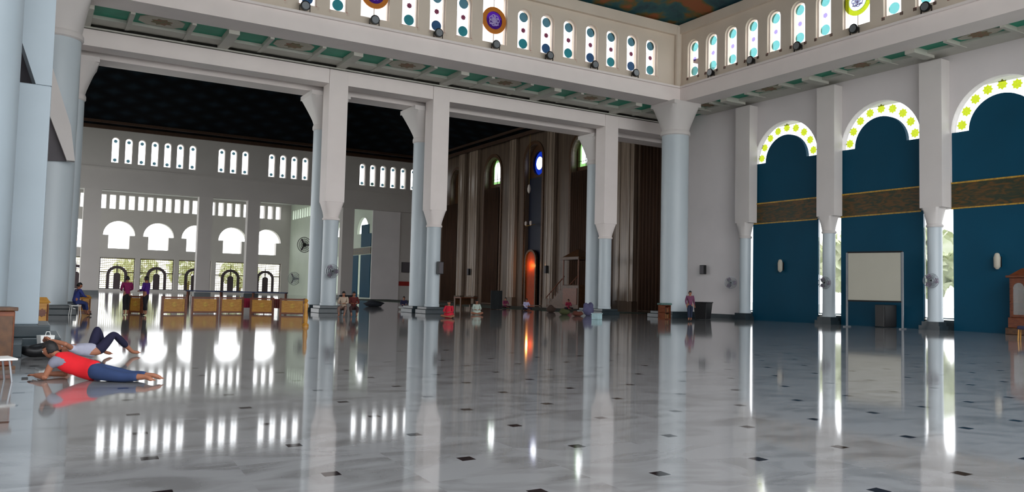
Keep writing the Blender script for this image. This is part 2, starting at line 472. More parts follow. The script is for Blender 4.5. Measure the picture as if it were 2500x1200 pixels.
def round_column(c, r, z0, zr, zt, a, label, group=None, pa=None, ph=0.42, mat='shaft', name='round_column'):
    e = empty(name, (c[0], c[1], 0), 0, label, 'column', group, 'thing'); c = (0, 0)
    plinth(e, c, pa or r*1.35, ph)
    bm = B(); lathe(bm, [(r, ph), (r, zr-0.3)], c, 40); obj('shaft', bm, mat, e, smooth='auto')
    bm = B(); lathe(bm, [(r*1.02, zr-0.32), (r*1.1, zr-0.26), (r*1.1, zr-0.1), (r*1.04, zr)], c, 40); obj('necking_ring', bm, 'cap', e, smooth='auto')
    bm = B(); morph(bm, c, zr, r*1.0, zt-0.25, a, 32); box(bm, -a, a, -a, a, zt-0.25, zt); obj('capital', bm, 'cap', e, smooth='auto')
    return e
round_column((36.15, 40.0), 0.88, 0, 12.2, 14.02, 1.15, 'big round pale column with flared capital at the hall corner, seated by the black bin', 'big corner columns under the window wall')
CORNER = round_column((0.6, 40.0), 0.88, 0, 12.2, 14.02, 1.15, 'big round pale column with flared capital at the left, behind the bench sitter', 'big corner columns under the window wall')
for X, l in ((1.45, 'slim round column peeking out right of the left corner column'), (14.6, 'slim round column just left of the leftmost square topped column'),
             (21.0, 'slim round column just left of the column with the black speaker'), (34.5, 'slim round column beside the dark carved pulpit')):
    round_column((X-0.08, 46.35), 0.62, 0, 10.9, 12.7, 0.95 if X > 30 else 1.15, l, 'slim round columns behind the inner arcade')

# pilasters on the right wall
for i, p in enumerate(PY[:4]):
    e = empty('wall_column', (39.51, p, 0), 0, ['pale wall column left of the first teal panel, beside a fan', 'pale wall column between two lit slits, left of the projection screen',
               'pale wall column between two lit slits, right of the projection screen', 'pale wall column beyond the wooden cabinet'][i], 'column', 'wall columns between the teal panels', 'thing')
    bm = B(); box(bm, -0.55, 0.22, -0.55, 0.55, 0, 0.22); box(bm, -0.45, 0.22, -0.45, 0.45, 0.22, 0.42); obj('plinth', bm, 'plinth', e)
    bm = B(); lathe(bm, [(0.38, 0.42), (0.38, 0.56), (0.35, 0.6), (0.35, 5.2)], (0, 0)); obj('shaft', bm, 'shaft', e, smooth='auto')
    bm = B(); lathe(bm, [(0.39, 5.2), (0.42, 5.28), (0.37, 5.36)], (0, 0)); morph(bm, (-0.04, 0), 5.36, 0.36, 6.2, 0.42); obj('capital', bm, 'cap', e, smooth='auto')
    bm = B(); box(bm, -0.34, 0.38, -0.6, 0.6, 6.2, 13.74); obj('upper_pilaster', bm, 'cap', e)
    
# left piers near the camera
e = empty('left_pier', (0, 0, 0), 0, 'pale grey pier with a small triangular recess, second from the left edge', 'column', None, 'thing')
bm = B(); box(bm, -2.2, 0.62, 18.9, 21.6, 0, 0.26); box(bm, -2.0, 0.42, 19.1, 21.3, 0.26, 0.5); obj('plinth', bm, 'plinth', e, bev=0.02)
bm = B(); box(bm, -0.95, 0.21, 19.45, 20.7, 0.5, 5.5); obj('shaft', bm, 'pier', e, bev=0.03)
bm = B(); extr(bm, [(-0.08, 5.5), (0.21, 5.5), (0.19, 14.0), (-1.9, 14.0), (-1.9, 10.8)], [], ((0, 19.45, 0), (1, 0, 0), (0, 0, 1)), -1.25); obj('slanting_bracket', bm, 'pier', e)
bm = B(); box(bm, -1.9, -0.05, 20.5, 20.66, 5.5, 14.0); obj('recess_back', bm, 'gray_recess', e)  # dark colour stands for the shade in the bracket gap
e = empty('left_pier', (0, 0, 0), 0, 'pale bluish round pier cut off by the left edge of the photo', 'column', None, 'thing')
bm = B(); lathe(bm, [(0.78, 0.5), (0.78, 14.0)], (-1.12, 18.2), 40); obj('shaft', bm, 'pier', e, smooth='auto')
bm = B(); box(bm, -2.2, -0.05, 17.3, 18.88, 0, 0.26); box(bm, -2.05, -0.2, 17.4, 18.88, 0.26, 0.5); obj('plinth', bm, 'plinth', e, bev=0.02)
bm = B(); extr(bm, [(1.12, 6.5), (1.42, 6.5), (1.2, 7.97), (0.37, 10.47), (-0.5, 13.1), (-0.5, 10.6)], [], ((-0.6, 38.7-40, 0), (1, 0, 0), (0, 0, 1)), -0.45); obj('strut', bm, 'cap', CORNER)
bm = B(); extr(bm, [(-0.3, 6.4), (1.12, 6.5), (-0.3, 10.1)], [], ((-0.6, 39.0-40, 0), (1, 0, 0), (0, 0, 1)), -0.1); obj('recess', bm, 'gray_recess', CORNER)  # flat dark triangle, shade under the strut painted on

# ------------------------------------------------------------------ beams, clerestory, ceilings
bm = B(); box(bm, -0.35, 37.45, 39.4, 41.1, 14.03, 15.05); box(bm, -0.35, 35.95, 39.25, 39.4, 14.93, 15.05)
struct(obj('beam_clerestory_left', bm, 'beam'))
bm = B(); box(bm, 35.95, 37.45, 3.5, 39.4, 14.03, 15.05); box(bm, 35.8, 35.95, 3.5, 39.25, 14.93, 15.05)
struct(obj('beam_clerestory_right', bm, 'beam'))
# window wall on the left clerestory
frA = ((0, 39.85, 0), (1, 0, 0), (0, 0, 1))
WA = [(8.2, 0), (9.8, 0), (11.4, 0), (13.0, 0), (14.98, 1), (16.98, 0), (18.62, 0), (20.27, 0), (22.24, 1), (24.24, 0), (25.85, 0), (27.47, 0), (29.12, 0), (30.72, 0), (32.34, 0), (33.92, 0)]
WB = [(38.5, 0), (36.85, 0), (35.2, 0), (33.54, 0), (31.86, 0), (30.15, 0), (28.47, 0), (26.45, 1), (24.4, 0), (22.7, 0), (21.0, 0), (19.3, 1), (17.3, 0), (15.6, 0)]
def wh(c, k): return arch(c, 15.6, 17.55, 0.48, 14) if k == 0 else rect(c-0.8, c+0.8, 15.6, 18.45)
bm = B(); extr(bm, rect(-0.2, 36.2, 15.05, 19.2), [wh(c, k) for c, k in WA], frA, -0.5)
box(bm, -0.2, 36.0, 39.6, 39.85, 18.55, 19.2)
struct(obj('wall_clerestory_left', bm, 'cler'))
frB = ((36.2, 0, 0), (0, 1, 0), (0, 0, 1))
bm = B(); extr(bm, rect(3.5, 39.9, 15.05, 19.2), [wh(c, k) for c, k in WB], frB, 0.5)
box(bm, 35.95, 36.2, 3.5, 39.6, 18.6, 19.2)
struct(obj('wall_clerestory_right', bm, 'cler'))
bm = B(); lathe(bm, [(0.22, 15.05), (0.22, 19.1)], (36.02, 39.68), 12); struct(obj('trim_1', bm, 'cler'))
# painted ceiling over the square
bm = B(); v = [bm.verts.new(p) for p in ((-0.3, 3.5, 19.2), (36.4, 3.5, 19.2), (36.4, 40.1, 19.2), (-0.3, 40.1, 19.2), (12, 15, 22.5), (24.5, 15, 22.5), (24.5, 28.5, 22.5), (12, 28.5, 22.5))]
for f in ((0,1,5,4),(1,2,6,5),(2,3,7,6),(3,0,4,7),(4,5,6,7)): bm.faces.new([v[i] for i in f])
struct(obj('ceiling_painted', bm, 'painted'))
bm = B(); box(bm, -0.35, -0.2, 3.5, 40, 14.03, 19.2)
struct(obj('wall_clerestory_outer', bm, 'cler'))

# stained glass windows of the clerestory
def clear_window(fr_is_A, discs, center):
    """prototype around u=0; A: u along x, glass at y=+; B: u along y"""
    global NW
    NW += 1
    g = struct(empty('window_%d' % NW))
    fr = ((0, 0.1, 0), (1, 0, 0), (0, 0, 1)) if fr_is_A else ((0.1, 0, 0), (0, 1, 0), (0, 0, 1))
    fo = ((0, 0.06, 0), (1, 0, 0), (0, 0, 1)) if fr_is_A else ((0.06, 0, 0), (0, 1, 0), (0, 0, 1))
    sg = -1 if fr_is_A else 1
    bm = B(); extr(bm, arch(0, 15.6, 17.55, 0.48, 14), [], fr, sg*0.02); obj('pane', bm, g_clear, g)
    bm = B(); extr(bm, arch(0, 15.6, 17.55, 0.48, 14), [arch(0, 15.68, 17.55, 0.41, 14)], fo, sg*0.08); obj('frame', bm, 'frame', g)
    for (z, mat) in zip((15.98, 17.55), discs):
        bm = B(); disc(bm, fo, (0, z), 0.29, sg*0.03, 18); obj('roundel', bm, mat, g)
    bm = B(); star(bm, fo, (0, 16.77), 0.16, sg*0.03); obj('star', bm, center, g)
    bm = B()
    for s in (-1, 1):
        if fr_is_A: box(bm, s*0.5-0.09, s*0.5+0.09, -0.1, -0.005, 15.45, 15.62)
        else: box(bm, -0.1, -0.005, s*0.5-0.09, s*0.5+0.09, 15.45, 15.62)
    obj('corner_tile', bm, 'redtip', g)
    return g
def medallion_window(fr_is_A, ring_mat, core, accent):
    global NW
    NW += 1
    g = struct(empty('window_%d' % NW))
    d = lambda t: ((0, t, 0), (1, 0, 0), (0, 0, 1)) if fr_is_A else ((t, 0, 0), (0, 1, 0), (0, 0, 1))
    sg = -1 if fr_is_A else 1
    bm = B(); extr(bm, rect(-0.8, 0.8, 15.6, 18.45), [], d(0.1), sg*0.02); obj('pane', bm, g_clear, g)
    bm = B(); extr(bm, rect(-0.8, 0.8, 15.6, 18.45), [rect(-0.74, 0.74, 15.67, 18.4)], d(0.05), sg*0.08)
    extr(bm, rect(-0.02, 0.02, 15.67, 16.2), [], d(0.05), sg*0.05); extr(bm, rect(-0.02, 0.02, 17.75, 18.4), [], d(0.05), sg*0.05); obj('frame', bm, 'frame', g)
    bm = B(); disc(bm, d(0.0), (0, 16.97), 0.78, sg*0.06, 32, 0.52); obj('ring', bm, ring_mat, g)
    bm = B(); disc(bm, d(0.03), (0, 16.97), 0.52, sg*0.03, 28); obj('medallion', bm, core, g)
    bm = B()                       # looping strokes of the written medallion
    for k in range(7):
        th = 2*PI*k/7; c = (0.2*math.cos(th), 16.97+0.2*math.sin(th))
        disc(bm, d(0.0), c, 0.15, sg*0.02, 14, 0.11)
    extr(bm, rect(-0.3, 0.3, 16.72, 16.77), [], d(0.0), sg*0.02); extr(bm, rect(-0.03, 0.03, 16.75, 17.3), [], d(0.0), sg*0.02)
    obj('script_strokes', bm, 'lilac', g)
    return g
protoA = [clear_window(True, (g_navy, g_blue), g_red), clear_window(True, (g_aqua, g_blue), g_red)]
protoB = clear_window(False, (g_pale, g_pale), g_lilac)
mA = medallion_window(True, 'ochre', g_purple, g_lilac); mB = medallion_window(False, g_yellow, g_ice, g_lilac)
used = set()
def place(proto, dx, dy):
    global NW
    if proto.name not in used: used.add(proto.name); g = proto
    else:
        g = copy_tree(proto); NW += 1; g.name = 'window_%d' % NW
    g.location = (dx, dy, 0)
for i, (c, k) in enumerate(WA): place(mA if k else protoA[i % 2], c, 39.95)
for i, (c, k) in enumerate(WB): place(mB if k else protoB, 36.3, c)

# roof slabs over the aisles and coffered ceilings
ZP = 14.12
def coffer_bay(x0, x1, y0, y1, along_x, k):
    """one bay: green | medallion | green panels between hanging ribs"""
    e = struct(empty('ceiling_bay'))
    L0, L1 = (x0, x1) if along_x else (y0, y1); W0, W1 = (y0, y1) if along_x else (x0, x1)
    def bx(bm, a, b, c, d, z0, z1):
        if along_x: box(bm, a, b, c, d, z0, z1)
        else: box(bm, c, d, a, b, z0, z1)
    bm = B(); bx(bm, L0, L1, W0, W1, ZP+0.1, ZP+0.3); obj('slab', bm, 'rib', e)
    t = L1-L0; s1, s2 = L0+t*0.29, L0+t*0.71
    ribz = 13.84
    bm = B(); bx(bm, L0-0.26, L0+0.26, W0, W1, ribz, ZP+0.1); obj('main_rib', bm, 'rib', e)
    for s in (s1, s2):
        bm = B(); bx(bm, s-0.1, s+0.1, W0, W1, ribz+0.1, ZP+0.1); obj('rib', bm, 'rib', e)
    q = W1-(W1-W0)*0.36
    bm = B(); bx(bm, L0, L1, q, W1, ribz+0.14, ZP+0.1); obj('edge_strip', bm, 'rib', e)
    for a, b in ((L0+0.27, s1-0.11), (s1+0.11, s2-0.11), (s2+0.11, L1-0.27)):
        bm = B(); bx(bm, a, b, W0+0.1, q, ZP+0.02, ZP+0.08); obj('green_panel', bm, 'green', e)
    cx, cw = (s1+s2)/2, (W0+0.1+q)/2; hl, hw = (s2-s1)/2-0.35, (q-W0-0.1)/2-0.14
    pts = [(-hl, -hw*0.45), (-hl*0.6, -hw), (hl*0.6, -hw), (hl, -hw*0.45), (hl, hw*0.45), (hl*0.6, hw), (-hl*0.6, hw), (-hl, hw*0.45)]
    bm = B()
    v = []
    for z in (ZP-0.03, ZP+0.02):
        v.append([bm.verts.new((cx+a, cw+b, z) if along_x else (cw+b, cx+a, z)) for a, b in pts])
    bm.faces.new(v[0]); bm.faces.new(v[1][::-1])
    for i in range(8): bm.faces.new((v[0][i], v[0][(i+1) % 8], v[1][(i+1) % 8], v[1][i]))
    bmesh.ops.recalc_face_normals(bm, faces=bm.faces[:])
    obj('grey_octagon', bm, 'greyp', e)
    bm = B()
    c0 = (cx, cw) if along_x else (cw, cx)
    v = [bm.verts.new((c0[0]+(0.5 if q % 2 else 0.34)*math.cos(2*PI*q/16), c0[1]+(0.5 if q % 2 else 0.34)*math.sin(2*PI*q/16), ZP-0.05)) for q in range(16)]
    v2 = [bm.verts.new((p.co.x, p.co.y, ZP-0.03)) for p in v]
    bm.faces.new(v); bm.faces.new(v2[::-1])
    for q in range(16): bm.faces.new((v[q], v[(q+1) % 16], v2[(q+1) % 16], v2[q]))
    bmesh.ops.recalc_face_normals(bm, faces=bm.faces[:])
    obj('rosette', bm, 'rosette', e)
    return e
xs = [-4.75, 1.7, 8.15, 14.6, 21.05, 27.5, 33.95, 40.4]
for i in range(7): coffer_bay(xs[i], xs[i+1], 41.1, 44.0, True, i)
ys = [5.25, 11.6, 17.95, 24.3, 30.65, 37.0, 41.1]
for i in range(6): coffer_bay(37.45, 39.15, ys[i], ys[i+1], False, i)
bm = B(); box(bm, -10, 48.5, 40.7, 47.2, ZP+0.3, ZP+0.5); box(bm, 37.1, 48.5, 3.5, 40.7, ZP+0.3, ZP+0.5); box(bm, -10, -0.2, 3.5, 40.7, ZP+0.3, ZP+0.5)
box(bm, -10, 48.5, 44.0, 47.2, 13.76, 13.84); box(bm, 37.1, 39.95, 36.9, 41.1, 14.2, 14.35); box(bm, 39.15, 39.95, 3.5, 41, 14.0, 14.3)
struct(obj('ceiling_aisle', bm, 'rib'))
for a, b in ((-10, 0.39), (1.51, 13.96), (15.08, 20.39), (21.51, 33.39), (34.51, 39.9)):
    bm = B(); box(bm, a, b, 44.0, 45.1, 12.9, 13.71); struct(obj('beam_arcade', bm, 'beam'))
bm = B(); box(bm, -10, 48.5, 45.7, 47.1, 12.72, 13.75); struct(obj('beam_arcade_rear', bm, 'beam'))
bm = B(); box(bm, -10, 48.5, 46.7, 47.2, 13.75, 19.7); struct(obj('wall_above_arcade', bm, 'wall'))

# ------------------------------------------------------------------ the dark hall
bm = B()
X0, X1, Y0, Y1, ZE = -10, 48.4, 46.7, 104.4, 19.2
v = [bm.verts.new(p) for p in ((X0, Y0, ZE), (X1, Y0, ZE), (X1, Y1, ZE), (X0, Y1, ZE), (9, 66, 23.5), (29, 66, 23.5), (29, 86, 23.5), (9, 86, 23.5))]
for f in ((0,1,5,4),(1,2,6,5),(2,3,7,6),(3,0,4,7),(4,5,6,7)): bm.faces.new([v[i] for i in f])
struct(obj('ceiling_dark', bm, 'dome'))
bm = B()
v = [bm.verts.new(p) for p in ((X0, Y0, ZE+0.3), (X1, Y0, ZE+0.3), (X1, Y1, ZE+0.3), (X0, Y1, ZE+0.3), (9, 66, 23.9), (29, 66, 23.9), (29, 86, 23.9), (9, 86, 23.9))]
for f in ((0,1,5,4),(1,2,6,5),(2,3,7,6),(3,0,4,7),(4,5,6,7)): bm.faces.new([v[i] for i in f])
struct(obj('roof_dark_hall', bm, 'white'))
bm = B()
for k, (dz, dd) in enumerate(((0.0, 0.7), (0.55, 1.5), (1.1, 2.4))):
    box(bm, X0, 47.8-dd, 103.6-dd-0.25, 103.6-dd, ZE-0.25+dz, ZE+0.15+dz)
    box(bm, 47.8-dd-0.25, 47.8-dd, 47.2, 103.6-dd, ZE-0.25+dz, ZE+0.15+dz)
struct(obj('trim_2', bm, 'darktrim'))
# far arcade wall with its high windows
YW = 103.6
WW = [1.9, 7.86, 9.27, 10.68, 12.09, 13.5, 14.91, 16.33, 19.7, 21.12, 22.54, 25.83, 27.26, 28.7, 30.14, 37.95, 39.42, 40.9, 42.38, 43.86, 45.4]
def wy(c): return arch(c, 15.25, 17.85, 0.42, 10)
bm = B(); extr(bm, rect(-10, 48.3, 12.1, 19.25), [wy(c) for c in WW], ((0, YW, 0), (1, 0, 0), (0, 0, 1)), -0.8)
box(bm, -10, 47.7, YW-0.12, YW, 14.5, 14.7)
struct(obj('wall_far_arcade', bm, 'far'))
NW += 1
g0 = struct(empty('window_%d' % NW))
bm = B(); extr(bm, arch(0, 15.25, 17.85, 0.42, 10), [], ((0, 0.3, 0), (1, 0, 0), (0, 0, 1)), -0.03); obj('pane', bm, g_clear, g0)
for z in (15.62, 17.8):
    bm = B(); disc(bm, ((0, 0.2, 0), (1, 0, 0), (0, 0, 1)), (0, z), 0.2, -0.03, 12); obj('roundel', bm, g_blue, g0)
bm = B(); extr(bm, arch(0, 15.25, 17.85, 0.42, 10), [arch(0, 15.33, 17.85, 0.36, 10)], ((0, 0.15, 0), (1, 0, 0), (0, 0, 1)), -0.1); obj('frame', bm, 'frame', g0)
for i, c in enumerate(WW):
    if i == 0: g = g0
    else: g = copy_tree(g0); NW += 1; g.name = 'window_%d' % NW
    g.location = (c, YW, 0)
for xa, xb, l in ((4.9, 6.7, 'far grey square pier left of the first gate arch'), (17.3, 18.9, 'far grey square pier right of the two widest gate arches'),
                  (23.1, 24.6, 'far grey square pier between the two single arches'), (31.6, 33.0, 'far grey square pier behind the leftmost square topped column'), (35.4, 37.0, 'far brownish square pier beside the seated couple')):
    e = empty('square_pier', ((xa+xb)/2, YW+0.6, 0), 0, l, 'column', 'grey piers of the far arcade', 'thing'); h = (xb-xa)/2
    bm = B(); box(bm, -h, h, -0.6, 0.6, 0.5, 12.1); obj('shaft', bm, 'far', e)
    bm = B(); box(bm, -h-0.15, h+0.15, -0.75, 0.75, 0, 0.5); obj('plinth', bm, 'plinth', e)
# walls that face us right of the far wing
bm = B(); box(bm, 39.86, 43.9, YW+0.62, YW+0.78, 0, 12.1); struct(obj('wall_far_white', bm, 'wall'))
bm = B(); box(bm, 43.9, 48.3, YW+0.7, YW+1.1, 0, 12.1); struct(obj('wall_far_brown', bm, 'far'))
# far right wall with slim slits
frQ = ((39.9, 0, 0), (0, 1, 0), (0, 0, 1))
bm = B()
extr(bm, rect(104.4, 146, 0, 16.2), [arch(108.1, 9.1, 9.1, 2.3, 16), arch(117.6, 9.1, 9.1, 2.3, 16), rect(108.5, 109.4, 0.6, 6.2), rect(117.2, 118.6, 0.6, 6.2)] + [rect(121+1.4*k-0.45, 121+1.4*k+0.45, 13.35, 14.95) for k in range(17)], frQ, 0.4)
struct(obj('wall_far_right', bm, 'green_wall'))
for a in (108.1, 117.6):
    NW += 1; g = struct(empty('window_%d' % NW)); bm = B(); extr(bm, arch(a, 9.1, 9.1, 2.3, 16), [], ((40.1, 0, 0), (0, 1, 0), (0, 0, 1)), 0.03); obj('pane', bm, g_clear, g)
e = empty('narrow_wall_panel', (0, 0, 0), 0, 'narrow teal panel far away with a bright slit, seen between two columns', 'wall panel')
bm = B(); box(bm, 39.8, 39.88, 104.6, 108.4, 0.2, 6.1); box(bm, 39.8, 39.88, 109.45, 111.5, 0.2, 6.1); obj('lower_panel', bm, 'blue', e)
bm = B(); box(bm, 39.8, 39.88, 104.6, 108.4, 7.2, 9.0); box(bm, 39.8, 39.88, 105.5, 108.4, 9.0, 10.3); obj('upper_panel', bm, 'blue', e)
bm = B(); box(bm, 39.8, 39.88, 104.6, 111.5, 6.2, 7.1); obj('calligraphy_band', bm, 'band', e)

# far wing: end wall with slots, horseshoe arches, gates
YF = 145.0
AX = [0.3, 6.3, 12.2, 18.12, 24.03, 29.95, 35.9]
SX = [11.04-1.4*k for k in range(8, 0, -1)] + [11.04+1.4*k for k in range(20)]
SX = [s for s in SX if s < 38.5]
hol = [rect(s-0.45, s+0.45, 13.35, 15.65) for s in SX]
hol += [arch(a, 6.95, 9.1, 2.35, 18, flat=1.55) for a in AX]
hol += [rect(a-2.6, a+2.6, 0.35, 5.5) for a in AX]
bm = B(); extr(bm, rect(-10, 40.2, 0, 16.2), hol, ((0, YF, 0), (1, 0, 0), (0, 0, 1)), -1.3)
struct(obj('wall_far_end', bm, 'far'))
bm = B(); v = [bm.verts.new(p) for p in ((-10,104.4,15.1),(40.3,104.4,15.1),(40.3,146.3,16.1),(-10,146.3,16.1),(-10,104.4,15.2),(40.3,104.4,15.2),(40.3,146.3,16.3),(-10,146.3,16.3))]
for f in ((0,3,2,1),(4,5,6,7),(0,1,5,4),(1,2,6,5),(2,3,7,6),(3,0,4,7)): bm.faces.new([v[i] for i in f])
struct(obj('ceiling_far', bm, 'white'))
def gate():
    e = empty('ornate_gate', (0, YF+0.6, 0), 0, 'x', 'gate', 'bronze arch gates along the far end')
    fr = lambda t: ((0, t, 0), (1, 0, 0), (0, 0, 1))
    bm = B(); extr(bm, rect(-2.58, 2.58, 0.36, 5.48), [rect(-2.46, 2.46, 0.5, 5.36)], fr(0), -0.12)
    extr(bm, rect(-2.5, -1.5, 3.05, 3.2), [], fr(0), -0.1); extr(bm, rect(1.5, 2.5, 3.05, 3.2), [], fr(0), -0.1); obj('frame', bm, 'gate', e)
    def ogee(r, zs, tip, n=12):
        pts = [(-r, 0.4), (r, 0.4), (r, zs)]
        for k in range(1, n): pts.append((r*math.cos(PI/2*k/n), zs+r*0.95*math.sin(PI/2*k/n)))
        pts.append((0.05, zs+r*0.95)); pts.append((0, zs+r*0.95+tip)); pts.append((-0.05, zs+r*0.95))
        for k in range(n-1, 0, -1): pts.append((-r*math.cos(PI/2*k/n), zs+r*0.95*math.sin(PI/2*k/n)))
        pts.append((-r, zs)); return pts
    bm = B(); extr(bm, ogee(1.55, 2.7, 1.0), [ogee(1.08, 2.7, 0.05)], fr(-0.06), -0.15); obj('arch_surround', bm, 'gate', e)
    bm = B(); extr(bm, ogee(0.5, 2.6, 0.7), [], fr(-0.04), -0.08); extr(bm, rect(-0.08, 0.08, 3.2, 4.2), [], fr(-0.04), -0.08); obj('center_leaf', bm, 'gate', e)
    bm = B()
    for k in range(1, 17): box(bm, -2.5+k*0.3-0.03, -2.5+k*0.3+0.03, 0.0, 0.03, 0.5, 5.4)
    for k in range(1, 17): box(bm, -2.46, 2.46, 0.0, 0.03, 0.5+k*0.3-0.05, 0.5+k*0.3+0.05)
    obj('grille', bm, 'palegold', e)
    return e
gp = gate()
gl = ['far bronze gate at the left, beyond the left corner column', 'far bronze gate hidden behind the left corner column', 'far bronze arch gate behind the standing person in magenta', 'far bronze arch gate behind the standing person in purple',
      'far bronze arch gate partly hidden by the thick far pier', 'far bronze arch gate standing alone between two far piers', 'far bronze arch gate nearest the green wall']
gl[1] = 'far bronze gate in line with the left corner column'
for i, a in enumerate(AX):
    g = gp if i == 0 else copy_tree(gp)
    g.location.x = a; g['label'] = gl[i]
# left enclosing wall and added unseen walls cutting light on the right wall
bm = B(); box(bm, -10.2, -9.9, -14, 3, 0, 14.2); struct(obj('wall_porch', bm, 'wall'))
bm = B(); box(bm, 39.9, 40.35, -14, 4.0, 0, 14.2); struct(obj('wall_porch_right', bm, 'wall'))
bm = B(); box(bm, -10.2, -9.9, 3, 47, 0, 19.2)
for y in range(50, 146, 8): box(bm, -10.3, -9.7, y, y+0.9, 0, 16.3)  # unseen open side with posts, invented to let sky light into the hall
box(bm, -10.2, -9.9, 47, 104.4, 16.3, 19.2)
struct(obj('wall_left', bm, 'wall'))

# ------------------------------------------------------------------ niche wall (brown marble) of the dark hall
XM = 47.8; CY = 75.9
frM = ((XM, 0, 0), (0, 1, 0), (0, 0, 1))
hm = [arch(CY, 0.05, 16.2, 1.75, 20), arch(CY-9.3, 0.05, 15.8, 1.9, 18), arch(CY+9.3, 0.05, 15.8, 1.9, 18), arch(54.9, 0.05, 13.4, 2.4, 18), arch(CY+18.9, 0.05, 15.6, 1.7, 18)]
bm = B(); extr(bm, rect(45.4, 104.4, 0, 19.25), hm, frM, 0.6)
struct(obj('wall_niche', bm, 'brownmarble'))
# niche backs
bm = B(); extr(bm, rect(50, 100, 0, 19.25), [arch(CY-8.9, 14.5, 16.4, 1.35, 14), arch(CY+9.4, 14.5, 16.4, 1.25, 14), arch(CY+18.9, 13.6, 15.3, 0.9, 14),
      [(CY+1.25*math.cos(2*PI*k/20), 15.9+1.35*math.sin(2*PI*k/20)) for k in range(20)]], ((XM+0.62, 0, 0), (0, 1, 0), (0, 0, 1)), 0.3)
struct(obj('wall_niche_back', bm, 'darkwood'))
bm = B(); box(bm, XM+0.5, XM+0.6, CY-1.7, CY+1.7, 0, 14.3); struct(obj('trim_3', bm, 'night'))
# raised arch mouldings and pilasters
k = 3
for c, r, zs in ((CY, 2.15, 16.2), (CY-9.3, 2.3, 15.8), (CY+9.3, 2.3, 15.8), (CY+18.9, 2.1, 15.6)):
    k += 1; bm = B(); extr(bm, arch(c, 0.05, zs, r, 20), [arch(c, 0.0, zs, r-0.35, 20)], ((XM-0.12, 0, 0), (0, 1, 0), (0, 0, 1)), 0.14)
    struct(obj('trim_%d' % k, bm, 'darkwood'))
pl = [(71.9, 1.4), (79.9, 1.4), (62.6, 1.5), (89.5, 2.2), (59.2, 2.6), (92.8, 1.5), (49.6, 1.4)]
plab = ['pale marble pilaster right of the glowing niche', 'pale marble pilaster left of the glowing niche', 'marble pilaster behind the carved pulpit', 'broad pale marble pilaster left of the green window',
        'narrow marble pilaster left of the tall drape', 'marble pilaster at the far end of the niche wall', 'marble pilaster right of the tall drape']
for (y, wd), l in zip(pl, plab):
    e = empty('marble_pilaster', (XM-0.02, y, 0), 0, l, 'pilaster', 'marble pilasters of the niche wall')
    bm = B(); box(bm, -0.45, 0, -wd/2, wd/2, 0.8, 19.2); obj('shaft', bm, 'lightmarble', e, bev=0.05)
    bm = B(); box(bm, -0.6, 0, -wd/2-0.12, wd/2+0.12, 0, 0.8); obj('base', bm, 'brownmarble', e)
    bm = B()
    for s in (-1, 1): tube(bm, (-0.45, s*wd*0.28, 0.8), (-0.45, s*wd*0.28, 19.1), 0.12, 8)
    obj('fluting', bm, 'lightmarble', e)
# niche windows
def niche_window(c, zb, zs, r, main, edge):
    global NW
    NW += 1; g = struct(empty('window_%d' % NW)); fr = lambda t: ((XM+t, 0, 0), (0, 1, 0), (0, 0, 1))
    bm = B(); extr(bm, arch(c, zb, zs, r, 14), [arch(c, zb+0.3, zs, r*0.62, 14)], fr(0.7), 0.03); obj('border_glass', bm, edge, g)
    bm = B(); extr(bm, arch(c, zb+0.3, zs, r*0.62, 14), [], fr(0.7), 0.03); obj('pane', bm, main, g)
    bm = B(); box(bm, XM+0.65, XM+0.69, c-0.03, c+0.03, zb, zs+r); box(bm, XM+0.65, XM+0.69, c-r, c+r, zb+0.55, zb+0.6); obj('frame', bm, 'dark', g)
niche_window(CY-8.9, 14.5, 16.4, 1.35, g_clear, g_lime)
niche_window(CY+9.4, 14.5, 16.4, 1.25, g_clear, g_lime)
niche_window(CY+18.9, 13.6, 15.3, 0.9, g_clear, g_yellow)
NW += 1; g = struct(empty('window_%d' % NW)); fr = ((XM+0.7, 0, 0), (0, 1, 0), (0, 0, 1))
bm = B(); disc(bm, fr, (CY, 15.9), 1.25, 0.03, 24, 0.68, 1.08); obj('border_glass', bm, g_cobalt, g)
bm = B(); disc(bm, fr, (CY, 15.9), 0.68, 0.03, 24, 0, 1.08); obj('pane', bm, g_clear, g)
# glowing inner niche
e = empty('prayer_niche', (XM-0.05, CY+0.35, 0), 0, 'narrow arched prayer niche glowing orange from the lamp inside', 'niche')
bm = B(); extr(bm, arch(0, 0.05, 5.0, 1.2, 16), [arch(0, 0.04, 5.0, 0.98, 16)], ((0, 0, 0), (0, 1, 0), (0, 0, 1)), 0.25); obj('arch_surround', bm, 'darkwood', e)
bm = B(); extr(bm, arch(0, 0.05, 5.0, 1.05, 16), [], ((0.2, 0, 0), (0, 1, 0), (0, 0, 1)), 0.04); obj('back', bm, paint('orange lit timber', rgb(150, 58, 16), 0.6, 0.2, 2), e)
ld = bpy.data.lights.new('niche_lamp', 'POINT'); ld.energy = 38; ld.color = (1, 0.42, 0.1); ld.shadow_soft_size = 0.1
lo = bpy.data.objects.new('niche_lamp', ld); COL.objects.link(lo); lo.location = (XM-0.3, CY+0.35, 4.4)
lo['label'] = 'small orange lamp in the head of the glowing prayer niche'; lo['category'] = 'lamp'
e = empty('hanging_lantern', (XM-0.6, CY, 12.4), 0, 'small pale lantern hanging under the blue round window', 'lantern')
bm = B(); lathe(bm, [(0.04, 0.0), (0.16, 0.2), (0.2, 0.5), (0.12, 0.9), (0.03, 1.0)]); obj('glass_body', bm, 'frame', e, smooth='auto')
bm = B(); tube(bm, (0, 0, 1.0), (0, 0, 7.2), 0.02, 6); obj('chain', bm, 'gold', e)
e = empty('hanging_lantern', (XM-0.6, CY, 8.6), 0, 'twin arm pale lamp fixed above the glowing niche', 'lantern')
